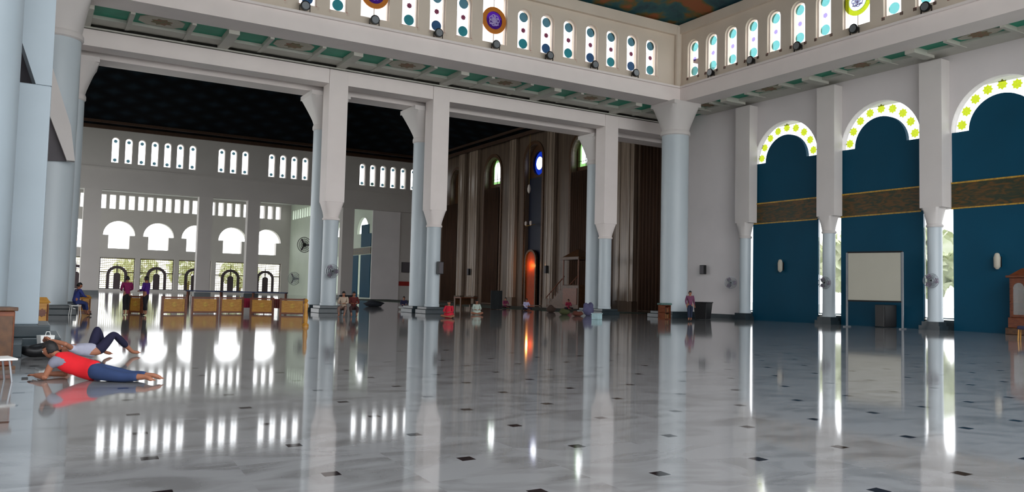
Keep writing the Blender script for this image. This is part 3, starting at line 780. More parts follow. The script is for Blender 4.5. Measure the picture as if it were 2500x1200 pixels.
bm = B(); tube(bm, (0, -0.5, 0.2), (0, 0.5, 0.2), 0.03, 6); tube(bm, (0, 0, 0.2), (0.9, 0, 0.4), 0.03, 6); obj('arm', bm, 'gold', e)
for s in (-1, 1):
    bm = B(); lathe(bm, [(0.03, 0.2), (0.13, 0.3), (0.14, 0.6), (0.08, 0.7)], (0, s*0.5), 12); obj('shade', bm, 'frame', e, smooth='auto')
# drapes
def drape(y0, y1, z1, label, x=XM-0.15):
    bm = B(); n = 60; rows = []
    for z in (0.05, z1):
        rows.append([bm.verts.new((x-0.14*math.sin(k*1.1)*(1 if z < 1 else 0.7), y0+(y1-y0)*k/n, z)) for k in range(n+1)])
    for k_ in range(n): bm.faces.new((rows[0][k_], rows[0][k_+1], rows[1][k_+1], rows[1][k_]))
    r = bmesh.ops.extrude_face_region(bm, geom=bm.faces[:])
    bmesh.ops.translate(bm, verts=[v for v in r['geom'] if isinstance(v, bmesh.types.BMVert)], vec=(0.03, 0, 0))
    bmesh.ops.recalc_face_normals(bm, faces=bm.faces[:])
    return tag(obj('tall_drape', bm, 'curtain', smooth=True), label, 'curtain', 'tall brown drapes')
drape(52.5, 57.4, 15.2, 'tall dark brown drape between the marble pilaster and the corner column')
drape(64.8, 68.4, 13.9, 'tall dark brown drape behind the carved pulpit under a green window')
drape(83.4, 87.0, 13.9, 'tall brown drape under the green window left of the glowing niche')
drape(94.2, 98.5, 12.8, 'tall dark brown drape beside the column with the black speaker')

# carved pulpit
P = on(2, 0, 1405, 757); 
e = empty('carved_pulpit', (43.5, 61.0, 0), 0, 'dark carved wooden pulpit with stairs and canopy against the niche wall', 'pulpit')
bm = B(); box(bm, -0.9, 0.9, -1.3, 1.3, 0, 2.2); obj('body', bm, 'darkwood', e, bev=0.05)
bm = B()
for k in range(7): box(bm, -0.7, 0.7, 1.3+k*0.42, 1.3+(k+1)*0.42, 0, 2.1-k*0.3)
obj('staircase', bm, 'darkwood', e)
for sx in (-0.85, 0.85):
    for sy in (-1.2, 1.2):
        bm = B(); tube(bm, (sx, sy, 2.2), (sx, sy, 4.6), 0.07, 8); obj('canopy_post', bm, 'redwood', e)
bm = B(); box(bm, -1.05, 1.05, -1.45, 1.45, 4.5, 4.75); frustum(bm, (0, 0), 4.75, 5.5, 0.95, 1.3, 0.1, 0.1); obj('canopy', bm, 'darkwood', e)
bm = B()
for s in (-0.72, 0.72):
    tube(bm, (s, 1.2, 3.0), (s, 4.2, 1.0), 0.05, 8)
    for k in range(7): tube(bm, (s, 1.4+k*0.45, 2.8-k*0.3), (s, 1.4+k*0.45, 2.0-k*0.3 if k < 6 else 0.1), 0.025, 6)
obj('handrail', bm, 'redwood', e)
bm = B(); box(bm, -0.95, -0.9, -1.1, 1.1, 0.4, 1.9); obj('carved_panel', bm, 'redwood', e)


# ------------------------------------------------------------------ people
SKIN = paint('brown skin', rgb(150, 98, 74), 0.55, 0.05, 6)
HAIR = paint('black hair', rgb(20, 17, 17), 0.6, 0.1, 8)
EYEW = paint('eye white', rgb(225, 222, 215), 0.3, 0.0, 4)
cloth_cache = {}
def cloth(r, g, b):
    k = (r, g, b)
    if k not in cloth_cache: cloth_cache[k] = paint('cloth %d' % (len(cloth_cache)+1), rgb(r, g, b), 0.85, 0.12, 5)
    return cloth_cache[k]

def skin_mesh(chains, sub=2):
    """chains: list of [(point, radius), ...]; the first points of later chains are welded to the nearest joint"""
    bm = bmesh.new(); lay = bm.verts.layers.skin.verify()
    pts = []
    def vert(p, r):
        p = Vector(p)
        for v in pts:
            if (v.co-p).length < 1e-4: return v
        v = bm.verts.new(p); v[lay].radius = (r, r) if not isinstance(r, tuple) else r; pts.append(v); return v
    for ch in chains:
        prev = None
        for p, r in ch:
            v = vert(p, r)
            if prev is not None and v is not prev:
                try: bm.edges.new((prev, v))
                except ValueError: pass
            prev = v
    pts[0][lay].use_root = True
    me = bpy.data.meshes.new('tmp'); bm.to_mesh(me); bm.free()
    o = bpy.data.objects.new('tmp', me); COL.objects.link(o)
    sk = o.modifiers.new('skin', 'SKIN'); sk.use_smooth_shade = True
    ss = o.modifiers.new('sub', 'SUBSURF'); ss.levels = sub; ss.render_levels = sub
    dg = bpy.context.evaluated_depsgraph_get(); dg.update()
    m2 = bpy.data.meshes.new_from_object(o.evaluated_get(dg))
    bpy.data.objects.remove(o); bpy.data.meshes.remove(me)
    return m2

def head_bm(bm, c, look, upv, s=1.0):
    """head with brow, nose, chin, ears; look = facing direction"""
    f = Vector(look).normalized(); u = Vector(upv); u = (u-f*u.dot(f)).normalized(); r = f.cross(u)
    c = Vector(c)
    tmp = bmesh.new(); bmesh.ops.create_icosphere(tmp, subdivisions=4, radius=1)
    mp = {}
    for v in tmp.verts:
        x, y, z = v.co         # x side, y face, z up
        X, Y, Z = x*0.076, y*0.095, z*0.118
        if z < 0: X *= 1-0.28*(-z)**1.3; Y *= 1-0.10*(-z)
        if y > 0.3:
            Y += 0.026*math.exp(-((x*0.076)/0.012)**2-((z+0.13)/0.16)**2)       # nose
            Y += 0.008*math.exp(-((x*0.076)/0.035)**2-((z-0.16)/0.09)**2)        # brow
            Y -= 0.010*(math.exp(-((abs(x)*0.076-0.031)/0.013)**2-((z-0.02)/0.09)**2))  # eye sockets
            Y += 0.007*math.exp(-((x*0.076)/0.024)**2-((z+0.46)/0.07)**2)        # lips
            Y -= 0.004*math.exp(-((x*0.076)/0.022)**2-((z+0.46)/0.012)**2)
            Y += 0.010*math.exp(-((x*0.076)/0.026)**2-((z+0.78)/0.14)**2)        # chin
        if y < 0 and z > -0.4: Y -= 0.012
        mp[v] = bm.verts.new(c + (r*X + f*Y + u*Z)*s)
    for fc in tmp.faces: bm.faces.new([mp[v] for v in fc.verts])
    tmp.free()
    for sg in (-1, 1):
        e = bmesh.new(); bmesh.ops.create_icosphere(e, subdivisions=2, radius=1); m2 = {}
        for v in e.verts: m2[v] = bm.verts.new(c + (r*(sg*0.078+v.co.x*0.009) + f*(-0.004+v.co.y*0.019) + u*(-0.005+v.co.z*0.033))*s)
        for fc in e.faces: bm.faces.new([m2[v] for v in fc.verts])
        e.free()
    return f, u, r

def capsule(bm, P, R, n=10):
    """closed smooth tube through points P with radii R"""
    P = [Vector(p) for p in P]; rings = []; prev = None
    for i, p in enumerate(P):
        d = (P[min(i+1, len(P)-1)]-P[max(i-1, 0)]).normalized()
        a = d.orthogonal().normalized() if prev is None else (prev-d*prev.dot(d)).normalized()
        prev = a; b = d.cross(a)
        if i == 0:
            rings.append([bm.verts.new(p-d*R[0]*0.8+(a*math.cos(2*PI*k/n)+b*math.sin(2*PI*k/n))*R[0]*0.5) for k in range(n)])
        rings.append([bm.verts.new(p+(a*math.cos(2*PI*k/n)+b*math.sin(2*PI*k/n))*R[i]) for k in range(n)])
        if i == len(P)-1:
            rings.append([bm.verts.new(p+d*R[i]*0.8+(a*math.cos(2*PI*k/n)+b*math.sin(2*PI*k/n))*R[i]*0.5) for k in range(n)])
    for p, q in zip(rings, rings[1:]):
        for k in range(n): bm.faces.new((p[k], p[(k+1) % n], q[(k+1) % n], q[k]))
    bm.faces.new(rings[0][::-1]); bm.faces.new(rings[-1])

def hand(bm, w, d, palm_n, curl=0.5):
    """palm, four unequal bent fingers, thumb leaving the side of the palm"""
    w = Vector(w); d = Vector(d).normalized(); n = Vector(palm_n); n = (n-d*n.dot(d)).normalized(); a = d.cross(n)
    for k in range(4):
        off = a*(k-1.5)*0.0185
        capsule(bm, (w-d*0.01+off*0.5, w+d*0.04+off*0.9, w+d*0.085+off), (0.015, 0.0155, 0.012))
    for k, ln in enumerate((0.070, 0.080, 0.074, 0.058)):
        off = a*(k-1.5)*0.0215
        p0 = w+d*0.08+off; p1 = p0+(d+n*curl*0.3).normalized()*ln*0.45
        p2 = p1+(d+n*curl*0.9).normalized()*ln*0.32; p3 = p2+(d+n*curl*1.6).normalized()*ln*0.22
        capsule(bm, (w+d*0.06+off*0.9, p0, p1, p2, p3), (0.011, 0.010, 0.009, 0.0085, 0.007))
    t0 = w+d*0.02-a*0.02; t1 = w+d*0.05-a*0.045+n*0.008; t2 = t1+(d*0.85-a*0.35+n*0.3).normalized()*0.03; t3 = t2+(d+n*0.3).normalized()*0.022
    capsule(bm, (t0, t1, t2, t3), (0.016, 0.0125, 0.0105, 0.008))

def person(name, J, look, upv, shirt, trousers, label, loc=(0, 0, 0), rz=0, sleeves='long', hair=0.0, robe=None, shoes=None, detail=True, group=None, vest=None, barefoot=True, palm=(0, 0, -1), head_up=None):
    """J: joints dict in local metres: pelvis, waist, chest, neck, head, sh/el/wr/hip/kn/an/toe with L and R"""
    e = empty(name, loc, rz, label, 'person', group)
    V = {k: Vector(v) for k, v in J.items()}
    ch = [[(V['pelvis'], 0.125), (V['waist'], 0.115), (V['chest'], 0.135), (V['neck'], 0.062), (V['neck']*0.45+V['head']*0.55, 0.052)]]
    for q in 'LR':
        ch.append([(V['chest'], 0.135), (V['sh'+q], 0.062), ((V['sh'+q]+V['el'+q])/2, 0.05), (V['el'+q], 0.04), ((V['el'+q]+V['wr'+q])/2, 0.037), (V['wr'+q], 0.025)])
        ch.append([(V['pelvis'], 0.125), (V['hip'+q], 0.095), ((V['hip'+q]+V['kn'+q])/2, 0.082), (V['kn'+q], 0.056), (V['kn'+q]*0.62+V['an'+q]*0.38, 0.056), (V['an'+q], 0.036), (V['an'+q]*0.3+V['toe'+q]*0.7, 0.034), (V['toe'+q], 0.022)])
        d = (V['wr'+q]-V['el'+q]).normalized()
        if not detail: ch.append([(V['wr'+q], 0.025), (V['wr'+q]+d*0.09, 0.03), (V['wr'+q]+d*0.17, 0.014)])
    me = skin_mesh(ch)
    bm = bmesh.new(); bm.from_mesh(me); bpy.data.meshes.remove(me)
    f, u, r = head_bm(bm, V['head'], look, upv)
    capsule(bm, (V['chest']*0.4+V['neck']*0.6, V['neck'], V['neck']*0.3+V['head']*0.7), (0.07, 0.058, 0.055), 14)
    if detail:
        for q in 'LR':
            hand(bm, V['wr'+q], V['wr'+q]-V['el'+q], palm)
            capsule(bm, (V['el'+q], (V['el'+q]+V['wr'+q])/2, V['wr'+q]), (0.042, 0.039, 0.027), 14)
            fd = (V['toe'+q]-V['an'+q]); sd = Vector((fd.y, -fd.x, 0)).normalized() if abs(fd.x)+abs(fd.y) > 0.02 else Vector((0, 1, 0))
            for k in range(5):
                t = V['toe'+q]+sd*(k-2)*0.017; capsule(bm, (t-fd*0.25, t+fd.normalized()*(0.015-0.003*k)), (0.012, 0.009-0.0006*k), 8)
    body = obj('body', bm, SKIN, e, smooth=True)
    rm = body.modifiers.new('unite', 'REMESH'); rm.mode = 'VOXEL'; rm.voxel_size = 0.005 if detail else 0.014; rm.use_smooth_shade = True
    # hair cap
    hb = bmesh.new(); t = bmesh.new(); bmesh.ops.create_icosphere(t, subdivisions=4, radius=1); mp = {}
    for v in t.verts:
        x, y, z = v.co
        keep = (z > 0.32) or (y < 0.12 and z > -0.45-hair)
        if not keep: continue
        k = 1.0+0.05*math.sin(x*31+y*17)*math.cos(z*23)
        mp[v] = hb.verts.new(V['head'] + r*x*0.085*k + f*(y*0.103*k-0.008) + u*(z*0.128*k+0.003))
    for fc in t.faces:
        if all(v in mp for v in fc.verts): hb.faces.new([mp[v] for v in fc.verts])
    t.free(); ho = obj('hair', hb, HAIR, e, smooth=True)
    so = ho.modifiers.new('thick', 'SOLIDIFY'); so.thickness = 0.014; so.offset = 0
    if detail:
        for sg in (-1, 1):
            eb = B(); c = V['head']+r*sg*0.031+f*0.083+u*0.004
            bmesh.ops.create_icosphere(eb, subdivisions=2, radius=0.0105, matrix=Matrix.Translation(c))
            obj('eye', eb, EYEW, e, smooth=True)
    # shirt
    cg = 1.13
    if shirt:
        ch = [[(V['pelvis']*1.15-V['waist']*0.15, 0.15), (V['pelvis']*0.5+V['waist']*0.5, 0.142), (V['waist'], 0.136), (V['chest'], 0.15), (V['neck']*0.75+V['chest']*0.25, 0.075)]]
        for q in 'LR':
            c2 = [(V['chest'], 0.15), (V['sh'+q], 0.08), ((V['sh'+q]+V['el'+q])/2, 0.066)]
            if sleeves == 'long': c2 += [(V['el'+q], 0.055), (V['wr'+q]*0.85+V['el'+q]*0.15, 0.042)]
            ch.append(c2)
        me = skin_mesh(ch); o = obj('shirt', me, cloth(*shirt), e, smooth=True)
    if vest:
        ch = [[(V['pelvis']*1.05-V['waist']*0.05, 0.165), (V['pelvis']*0.5+V['waist']*0.5, 0.158), (V['waist'], 0.155), (V['chest'], 0.172), (V['neck']*0.8+V['chest']*0.2, 0.10)]]
        for q in 'LR': ch.append([(V['chest'], 0.172), (V['sh'+q], 0.105)])
        me = skin_mesh(ch); obj('waistcoat', me, cloth(*vest), e, smooth=True)
    if trousers:
        ch = [[(V['waist']*0.7+V['pelvis']*0.3, 0.128), (V['pelvis'], 0.142)]]
        for q in 'LR':
            ch.append([(V['pelvis'], 0.14), (V['hip'+q], 0.11), ((V['hip'+q]+V['kn'+q])/2, 0.097), (V['kn'+q], 0.075), (V['kn'+q]*0.5+V['an'+q]*0.5, 0.07), (V['an'+q]*0.72+V['kn'+q]*0.28, 0.06)])
        me = skin_mesh(ch); obj('trousers', me, cloth(*trousers), e, smooth=True)
    if robe:
        c, rad, col = robe
        me = skin_mesh(c) ; obj('robe', me, cloth(*col), e, smooth=True)
    if shoes:
        for q in 'LR':
            me = skin_mesh([[(V['an'+q]*0.75+V['toe'+q]*0.25, 0.045), (V['an'+q]*0.3+V['toe'+q]*0.7, 0.043), (V['toe'+q], 0.032)]]); obj('shoe', me, cloth(*shoes), e, smooth=True)
    return e

def standing(turn=0.0, arm='down', stride=0.12):
    J = dict(pelvis=(0, 0, 0.92), waist=(0, 0, 1.08), chest=(0, 0.01, 1.28), neck=(0, 0, 1.45), head=(0, 0.02, 1.585))
    for q, s in (('L', -1), ('R', 1)):
        J['sh'+q] = (s*0.185, 0, 1.39); J['el'+q] = (s*0.235, -0.03, 1.12); J['wr'+q] = (s*0.23, 0.1, 0.9)
        if arm == 'front': J['el'+q] = (s*0.24, 0.02, 1.13); J['wr'+q] = (s*0.13, 0.24, 1.08)
        st = stride*s
        J['hip'+q] = (s*0.09, 0, 0.88); J['kn'+q] = (s*0.1, st*0.5+0.03, 0.48); J['an'+q] = (s*0.11, st, 0.075); J['toe'+q] = (s*0.13, st+0.17, 0.03)
    return J
def seated(h=0.12, knee_h=0.42, reach=0.35, lean=0.0, spread=0.18):
    """sitting low: pelvis height h, feet out at reach"""
    J = dict(pelvis=(0, 0, h+0.03), waist=(0, lean*0.3, h+0.2), chest=(0, lean*0.8, h+0.4), neck=(0, lean, h+0.56), head=(0, lean+0.04, h+0.695))
    for q, s in (('L', -1), ('R', 1)):
        J['sh'+q] = (s*0.18, lean, h+0.5); J['el'+q] = (s*0.24, lean+0.12, h+0.27); J['wr'+q] = (s*0.12, lean+0.3, h+0.24)
        J['hip'+q] = (s*0.09, 0.03, h+0.02); J['kn'+q] = (s*spread, reach*0.75, knee_h); J['an'+q] = (s*spread*0.7, reach, 0.07); J['toe'+q] = (s*spread*0.8, reach+0.16, 0.03)
    return J
def crosslegged(lean=0.03):
    J = seated(0.08, 0.14, 0.3, lean, 0.34)
    for q, s in (('L', -1), ('R', 1)):
        J['kn'+q] = (s*0.36, 0.26, 0.13); J['an'+q] = (-s*0.12, 0.32+0.04*s, 0.07); J['toe'+q] = (-s*0.26, 0.28+0.04*s, 0.05)
    return J

# the two lying on the floor (local x runs from head to feet)
def lying_prone():
    J = dict(pelvis=(0.86, 0, 0.13), waist=(0.68, 0, 0.16), chest=(0.42, 0, 0.23), neck=(0.25, 0, 0.33), head=(0.115, 0, 0.41))
    for q, s in (('L', -1), ('R', 1)):
        J['sh'+q] = (0.31, s*0.18, 0.28); J['el'+q] = (0.22, s*0.22, 0.05); J['wr'+q] = (-0.02, s*0.1, 0.055)
        J['hip'+q] = (0.92, s*0.09, 0.12); J['kn'+q] = (1.3, s*0.11, 0.075); J['an'+q] = (1.66, s*0.1, 0.09); J['toe'+q] = (1.77, s*0.12, 0.05)
    return J
a0 = on(2, 0, 100, 925); a1 = on(2, 0, 392, 936)
rz = math.atan2((a1-a0).y, (a1-a0).x)
person('person', lying_prone(), (-1, -0.12, -0.35), (0.35, 0, 1), (120, 120, 135), (40, 58, 96), 'person in red waistcoat and blue jeans lying face down, propped on the elbows', (a0.x, a0.y+0.12, 0), rz, vest=(205, 22, 34), palm=(0, 0, -1), sleeves='short')
tag(sweep('phone', 'dark', None, lambda bm: box(bm, -0.04, 0.04, -0.08, 0.08, 0.0, 0.012)), 'black phone lying under the hands of the person in red', 'phone').location = (a0.x-0.2, a0.y+0.14, 0.002)
def lying_back():
    J = dict(pelvis=(0.88, 0, 0.13), waist=(0.7, 0, 0.16), chest=(0.46, 0, 0.19), neck=(0.27, 0, 0.17), head=(0.13, 0, 0.19))
    J.update(shL=(0.36, -0.18, 0.18), elL=(0.1, -0.3, 0.3), wrL=(0.0, -0.08, 0.36), shR=(0.36, 0.18, 0.18), elR=(0.12, 0.3, 0.34), wrR=(0.0, 0.1, 0.38))
    J.update(hipL=(0.92, -0.09, 0.13), knL=(1.2, -0.14, 0.5), anL=(1.42, -0.12, 0.08), toeL=(1.58, -0.12, 0.04))
    J.update(hipR=(0.92, 0.09, 0.13), knR=(1.02, 0.16, 0.54), anR=(1.3, 0.14, 0.08), toeR=(1.46, 0.14, 0.04))
    J.update(knL=(1.2, -0.11, 0.44), anL=(1.64, -0.1, 0.07), toeL=(1.8, -0.1, 0.05))
    J.update(knR=(1.02, 0.12, 0.55), anR=(1.2, 0.12, 0.08), toeR=(1.36, 0.13, 0.04))
    return J
b0 = on(2, 0, 118, 880); b1 = on(2, 0, 322, 866)
rz2 = math.atan2((b1-b0).y, (b1-b0).x)
person('person', lying_back(), (-0.1, 0, 1), (-1, 0, 0.2), (165, 165, 182), (22, 20, 48), 'person in pale grey shirt and dark trousers lying on the back, one knee raised', (b0.x, b0.y, 0), rz2, palm=(0.3, 0, 1), sleeves='short')
e = empty('backpack', (on(2, 0, 100, 868).x-0.02, on(2, 0, 100, 868).y-0.12, 0), 0.2, 'black soft bag lying behind the head of the person in red', 'bag')
bm = B(); bmesh.ops.create_icosphere(bm, subdivisions=4, radius=1)
for v in bm.verts:
    v.co = Vector((v.co.x*0.32*(1+0.06*math.sin(v.co.y*6)), v.co.y*0.2, max(0, (v.co.z+0.85)*0.13*(1+0.1*math.sin(v.co.x*5)))))
obj('bag_body', bm, 'dark', e, smooth=True)
bm = B(); tube(bm, (-0.2, -0.1, 0.2), (0, -0.14, 0.25), 0.012, 6); tube(bm, (0, -0.14, 0.25), (0.2, -0.1, 0.2), 0.012, 6); obj('strap', bm, 'dark', e)

# sitter with blue clothes on a stool beside the left column
s0 = on(1, 38.1, 182, 773); s0.y -= 0.25
e = empty('stool', (s0.x, s0.y+0.25, 0), 0.2, 'small white legged stool under the person in blue', 'stool')
bm = B(); box(bm, -0.19, 0.19, -0.17, 0.17, 0.4, 0.44); obj('seat', bm, 'white', e, bev=0.01)
for sx in (-1, 1):
    for sy in (-1, 1):
        bm = B(); tube(bm, (sx*0.19, sy*0.17, 0), (sx*0.15, sy*0.13, 0.4), 0.014, 8); obj('leg', bm, 'white', e)
person('person', seated(0.52, 0.5, 0.48, 0.1, 0.14), (0.3, 1, -0.3), (0, 0, 1), (44, 56, 120), (40, 52, 100), 'person dressed in blue sitting on a stool beside the left column', (s0.x, s0.y+0.25, 0.03), -1.2, detail=False, shoes=(30, 30, 30))
# standing people
for (px, py, sh, tr, l, rzz) in ((307, 768, (120, 22, 74), (26, 22, 26), 'standing person in magenta top and dark trousers left of the low wooden panels', 0.3),
                           (354, 769, (66, 24, 110), (24, 22, 30), 'standing person in dark purple top beside the low wooden panels', 0.9),
                           (1684, 784, (104, 58, 84), (30, 40, 62), 'standing person in mauve top and navy jeans beside the black bin', PI-0.4)):
    p = on(2, 0, px, py)
    person('person', standing(arm='front' if px < 400 else 'down'), (0, 1, -0.15), (0, 0, 1), sh, tr, l, (p.x, p.y, 0), rzz, detail=False, shoes=(190, 185, 180) if px == 307 else (25, 25, 28))
# seated people further back
for (px, py, sh, tr, l, pose, rzz, hr) in (
        (838, 772, (176, 158, 140), (120, 96, 86), 'seated person in beige shirt, left of the two seated beside the leftmost square topped column', seated(0.42, 0.45, 0.45, 0.05), 2.6, 0.2),
        (862, 772, (84, 30, 26), (60, 40, 40), 'seated person in dark red shirt, right of the person in beige', seated(0.42, 0.45, 0.45, 0.05), 2.9, 0.2),
        (1096, 776, (190, 28, 52), None, 'person in bright red robe kneeling beside the column with the black speaker', crosslegged(), 2.4, 0.5),
        (1163, 768, (176, 188, 178), None, 'person in white robe sitting on the floor before the marble wall', crosslegged(), 2.8, 0.5),
        (1284, 757, (196, 190, 226), (26, 20, 50), 'person in pale lilac top sitting below the glowing niche', crosslegged(), 3.0, 0.1),
        (1233, 752, (130, 50, 84), (60, 30, 40), 'person in crimson top sitting left of the glowing niche', crosslegged(), 3.0, 0.1),
        (1387, 756, (150, 36, 66), (40, 30, 40), 'person in crimson top sitting at the foot of the carved pulpit', crosslegged(), 2.7, 0.1),
        (985, 755, (30, 30, 62), (180, 180, 178), 'person in navy top sitting against the far brown wall', crosslegged(), 2.9, 0.1)):
    p = on(2, 0, px, py)
    rb = None
    if tr is None:
        rb = ([[((0, 0.05, 0.08), 0.3), ((0, 0.04, 0.3), 0.24), ((0, 0.03, 0.5), 0.17), ((0, 0.04, 0.66), 0.09)], [((0, 0.05, 0.08), 0.3), ((0.24, 0.18, 0.1), 0.15)], [((0, 0.05, 0.08), 0.3), ((-0.24, 0.18, 0.1), 0.15)]], 1, sh)
    person('person', pose, (0, 1, -0.2), (0, 0, 1), sh, tr, l, (p.x, p.y, 0.03 if p.y > 49 else 0), rzz, detail=False, hair=hr, robe=rb)
    if px in (838, 862):
        e = empty('plastic_stool', (p.x, p.y, 0), rzz, 'low dark stool under the person in %s' % ('beige' if px == 838 else 'dark red'), 'stool')
        bm = B(); box(bm, -0.17, 0.17, -0.17, 0.15, 0.3, 0.34); obj('seat', bm, 'dark', e, bev=0.01)
        for sx in (-1, 1):
            for sy in (-1, 1):
                bm = B(); tube(bm, (sx*0.15, sy*0.14, 0), (sx*0.13, sy*0.12, 0.3), 0.02, 8); obj('leg', bm, 'dark', e)

# ------------------------------------------------------------------ furniture and fittings
# projection screen
pL = on(2, 0, 2068, 797); pR = on(2, 0, 2204, 803)
d = (pR-pL); wS = d.length; e = empty('projection_screen', tuple((pL+pR)/2), math.atan2(d.y, d.x), 'white projection screen on two tall grey legs before a teal panel', 'screen')
k = 1
bm = B(); box(bm, -wS/2+0.06, wS/2-0.08, -0.012, 0.012, 1.42, 3.88); obj('screen_cloth', bm, 'screen', e)
bm = B(); box(bm, -wS/2, wS/2, -0.03, 0.03, 3.88, 3.96); obj('top_bar', bm, 'dark', e)
bm = B(); box(bm, -wS/2+0.05, wS/2-0.05, -0.025, 0.025, 1.34, 1.42); obj('bottom_bar', bm, 'dark', e)
for s in (-1, 1):
    bm = B(); box(bm, s*wS/2-0.045, s*wS/2+0.045, -0.04, 0.04, 0.05, 3.9); obj('leg', bm, 'steel', e)
    bm = B(); box(bm, s*wS/2-0.05, s*wS/2+0.05, -0.5, 0.5, 0.0, 0.05); obj('foot', bm, 'steel', e)
p = on(2, 0, 2160, 799)
e = empty('speaker_cabinet', (p.x+0.45, p.y+0.25, 0), -0.3, 'black loudspeaker cabinet on the floor behind the projection screen', 'speaker')
bm = B(); box(bm, -0.4, 0.4, -0.35, 0.35, 0.02, 1.2); obj('cabinet', bm, 'dark', e, bev=0.03)
bm = B(); box(bm, -0.34, 0.34, -0.37, -0.352, 0.1, 1.1); obj('grille', bm, 'steel' if False else 'dark', e)
# black bin beside the standing person
p = on(2, 0, 1716, 779)
e = empty('black_bin', (p.x, p.y, 0), 0.5, 'black open box shaped bin against the white wall right of the standing person', 'bin')
bm = B(); frustum(bm, (0, 0), 0.02, 1.02, 0.5, 0.34, 0.62, 0.42); obj('tub', bm, 'dark', e, bev=0.03)
bm = B(); box(bm, -0.65, 0.65, -0.45, 0.45, 1.02, 1.08); obj('rim', bm, 'dark', e, bev=0.01)
# bookshelf by the corner column
p = on(2, 0, 1622, 779)
e = empty('low_bookcase', (p.x, p.y, 0), 0.5, 'low wooden bookcase with a greenish cloth on top, left of the big corner column', 'bookcase')
bm = B(); box(bm, -0.5, 0.5, -0.22, 0.22, 0, 0.06); box(bm, -0.5, 0.5, -0.22, 0.22, 0.4, 0.44); box(bm, -0.5, 0.5, -0.22, 0.22, 0.8, 0.85)
for x in (-0.5, 0.46): box(bm, x, x+0.04, -0.22, 0.22, 0.06, 0.8)
box(bm, -0.5, 0.5, 0.2, 0.22, 0.06, 0.8); obj('carcass', bm, 'redwood', e)
tag(sweep('folded_cloth', cloth(84, 112, 108), None, lambda bm: box(bm, -0.42, 0.42, -0.2, 0.2, 0, 0.12), bev=0.03), 'greenish folded cloth lying on top of the low wooden bookcase', 'cloth').location = (p.x, p.y, 0.853)
bk = None
for r_ in range(2):
    x = -0.42
    for k in range(9):
        wdt = random.uniform(0.06, 0.09); h = random.uniform(0.2, 0.3)
        b = sweep('book', cloth(*random.choice([(96, 40, 30), (150, 110, 60), (60, 70, 40), (120, 60, 40)])), None, lambda bm: box(bm, 0, wdt-0.006, -0.15, 0.13, 0, h))
        M_ = Matrix.Translation((p.x, p.y, 0)) @ Matrix.Rotation(0.5, 4, 'Z')
        q = M_ @ Vector((x, -0.02, 0.063 if r_ == 0 else 0.443)); b.location = q; b.rotation_euler = (0, 0, 0.5)
        tag(b, 'worn book standing in the %s row of the low wooden bookcase' % ('bottom' if r_ == 0 else 'upper'), 'book', 'books in the %s row of the low bookcase' % ('bottom' if r_ == 0 else 'upper'))
        x += wdt+0.005
# white box and items by the right inner column
p = on(2, 0, 1457, 779)
e = empty('storage_box', (p.x, p.y, 0), 0.45, 'pale bluish box on the floor before the column right of the pulpit', 'box')
bm = B(); box(bm, -0.27, 0.27, -0.2, 0.2, 0, 0.3); obj('box_body', bm, cloth(170, 200, 205), e, bev=0.02)
bm = B(); box(bm, -0.29, 0.29, -0.22, 0.22, 0.3, 0.35); obj('lid', bm, cloth(180, 205, 210), e, bev=0.01)
for px, py, c, l, hh in ((1410, 771, (96, 52, 40), 'reddish brown bundle low on the floor left of the pale bluish box', 0.32), (1436, 770, (90, 88, 120), 'tall bluish bundle stacked beside the pale bluish box', 0.85), (1378, 768, (70, 74, 44), 'olive bundle on the floor below the pulpit canopy', 0.4), (1345, 762, (60, 44, 36), 'dark brown bundle on the floor left of the pulpit', 0.5),
                         (912, 748, (24, 28, 36), 'black bag on the floor below the narrow teal panel', 0.5)):
    p = on(2, 0, px, py); bm = B(); bmesh.ops.create_icosphere(bm, subdivisions=3, radius=1)
    sc = 0.38 if px != 912 else 0.8
    for v in bm.verts: v.co = Vector((v.co.x*sc*(1+0.12*math.sin(v.co.z*7+px)), v.co.y*sc*0.8, max(0, (v.co.z+0.9)/1.9*hh*(1+0.12*math.cos(v.co.x*5+px)))))
    o = tag(obj('cloth_bundle', bm, cloth(*c), smooth=True), l, 'bundle'); o.location = (p.x, p.y, 0)
# long low table before the marble wall
p = on(2, 0, 1136, 752)
e = empty('low_table', (p.x, p.y, 0), 0.5, 'long low brown table near the marble wall behind the person in white', 'table')
bm = B(); box(bm, -1.2, 1.2, -0.35, 0.35, 0.82, 0.9); obj('table_top', bm, 'redwood', e)
for sx in (-1, 1):
    for sy in (-1, 1):
        bm = B(); box(bm, sx*1.1-0.05, sx*1.1+0.05, sy*0.28-0.05, sy*0.28+0.05, 0, 0.82); obj('leg', bm, 'darkwood', e)
bm = B(); box(bm, -1.1, 1.1, 0.28, 0.31, 0.3, 0.82); obj('modesty_panel', bm, 'darkwood', e)
p = on(2, 0, 1213, 755)
e = empty('folding_screen', (p.x, p.y, 0), 0.5, 'dark grey folding screen standing on the carpet left of the glowing niche', 'screen')
for k, x in enumerate((-0.9, -0.3, 0.3)):
    bm = B(); extr(bm, rect(0, 0.58, 0.03, 1.5), [], ((x, 0.06 if k % 2 else 0, 0), (1, 0.1 if k % 2 == 0 else -0.1, 0), (0, 0, 1)), -0.04); obj('leaf', bm, cloth(40, 44, 46), e)

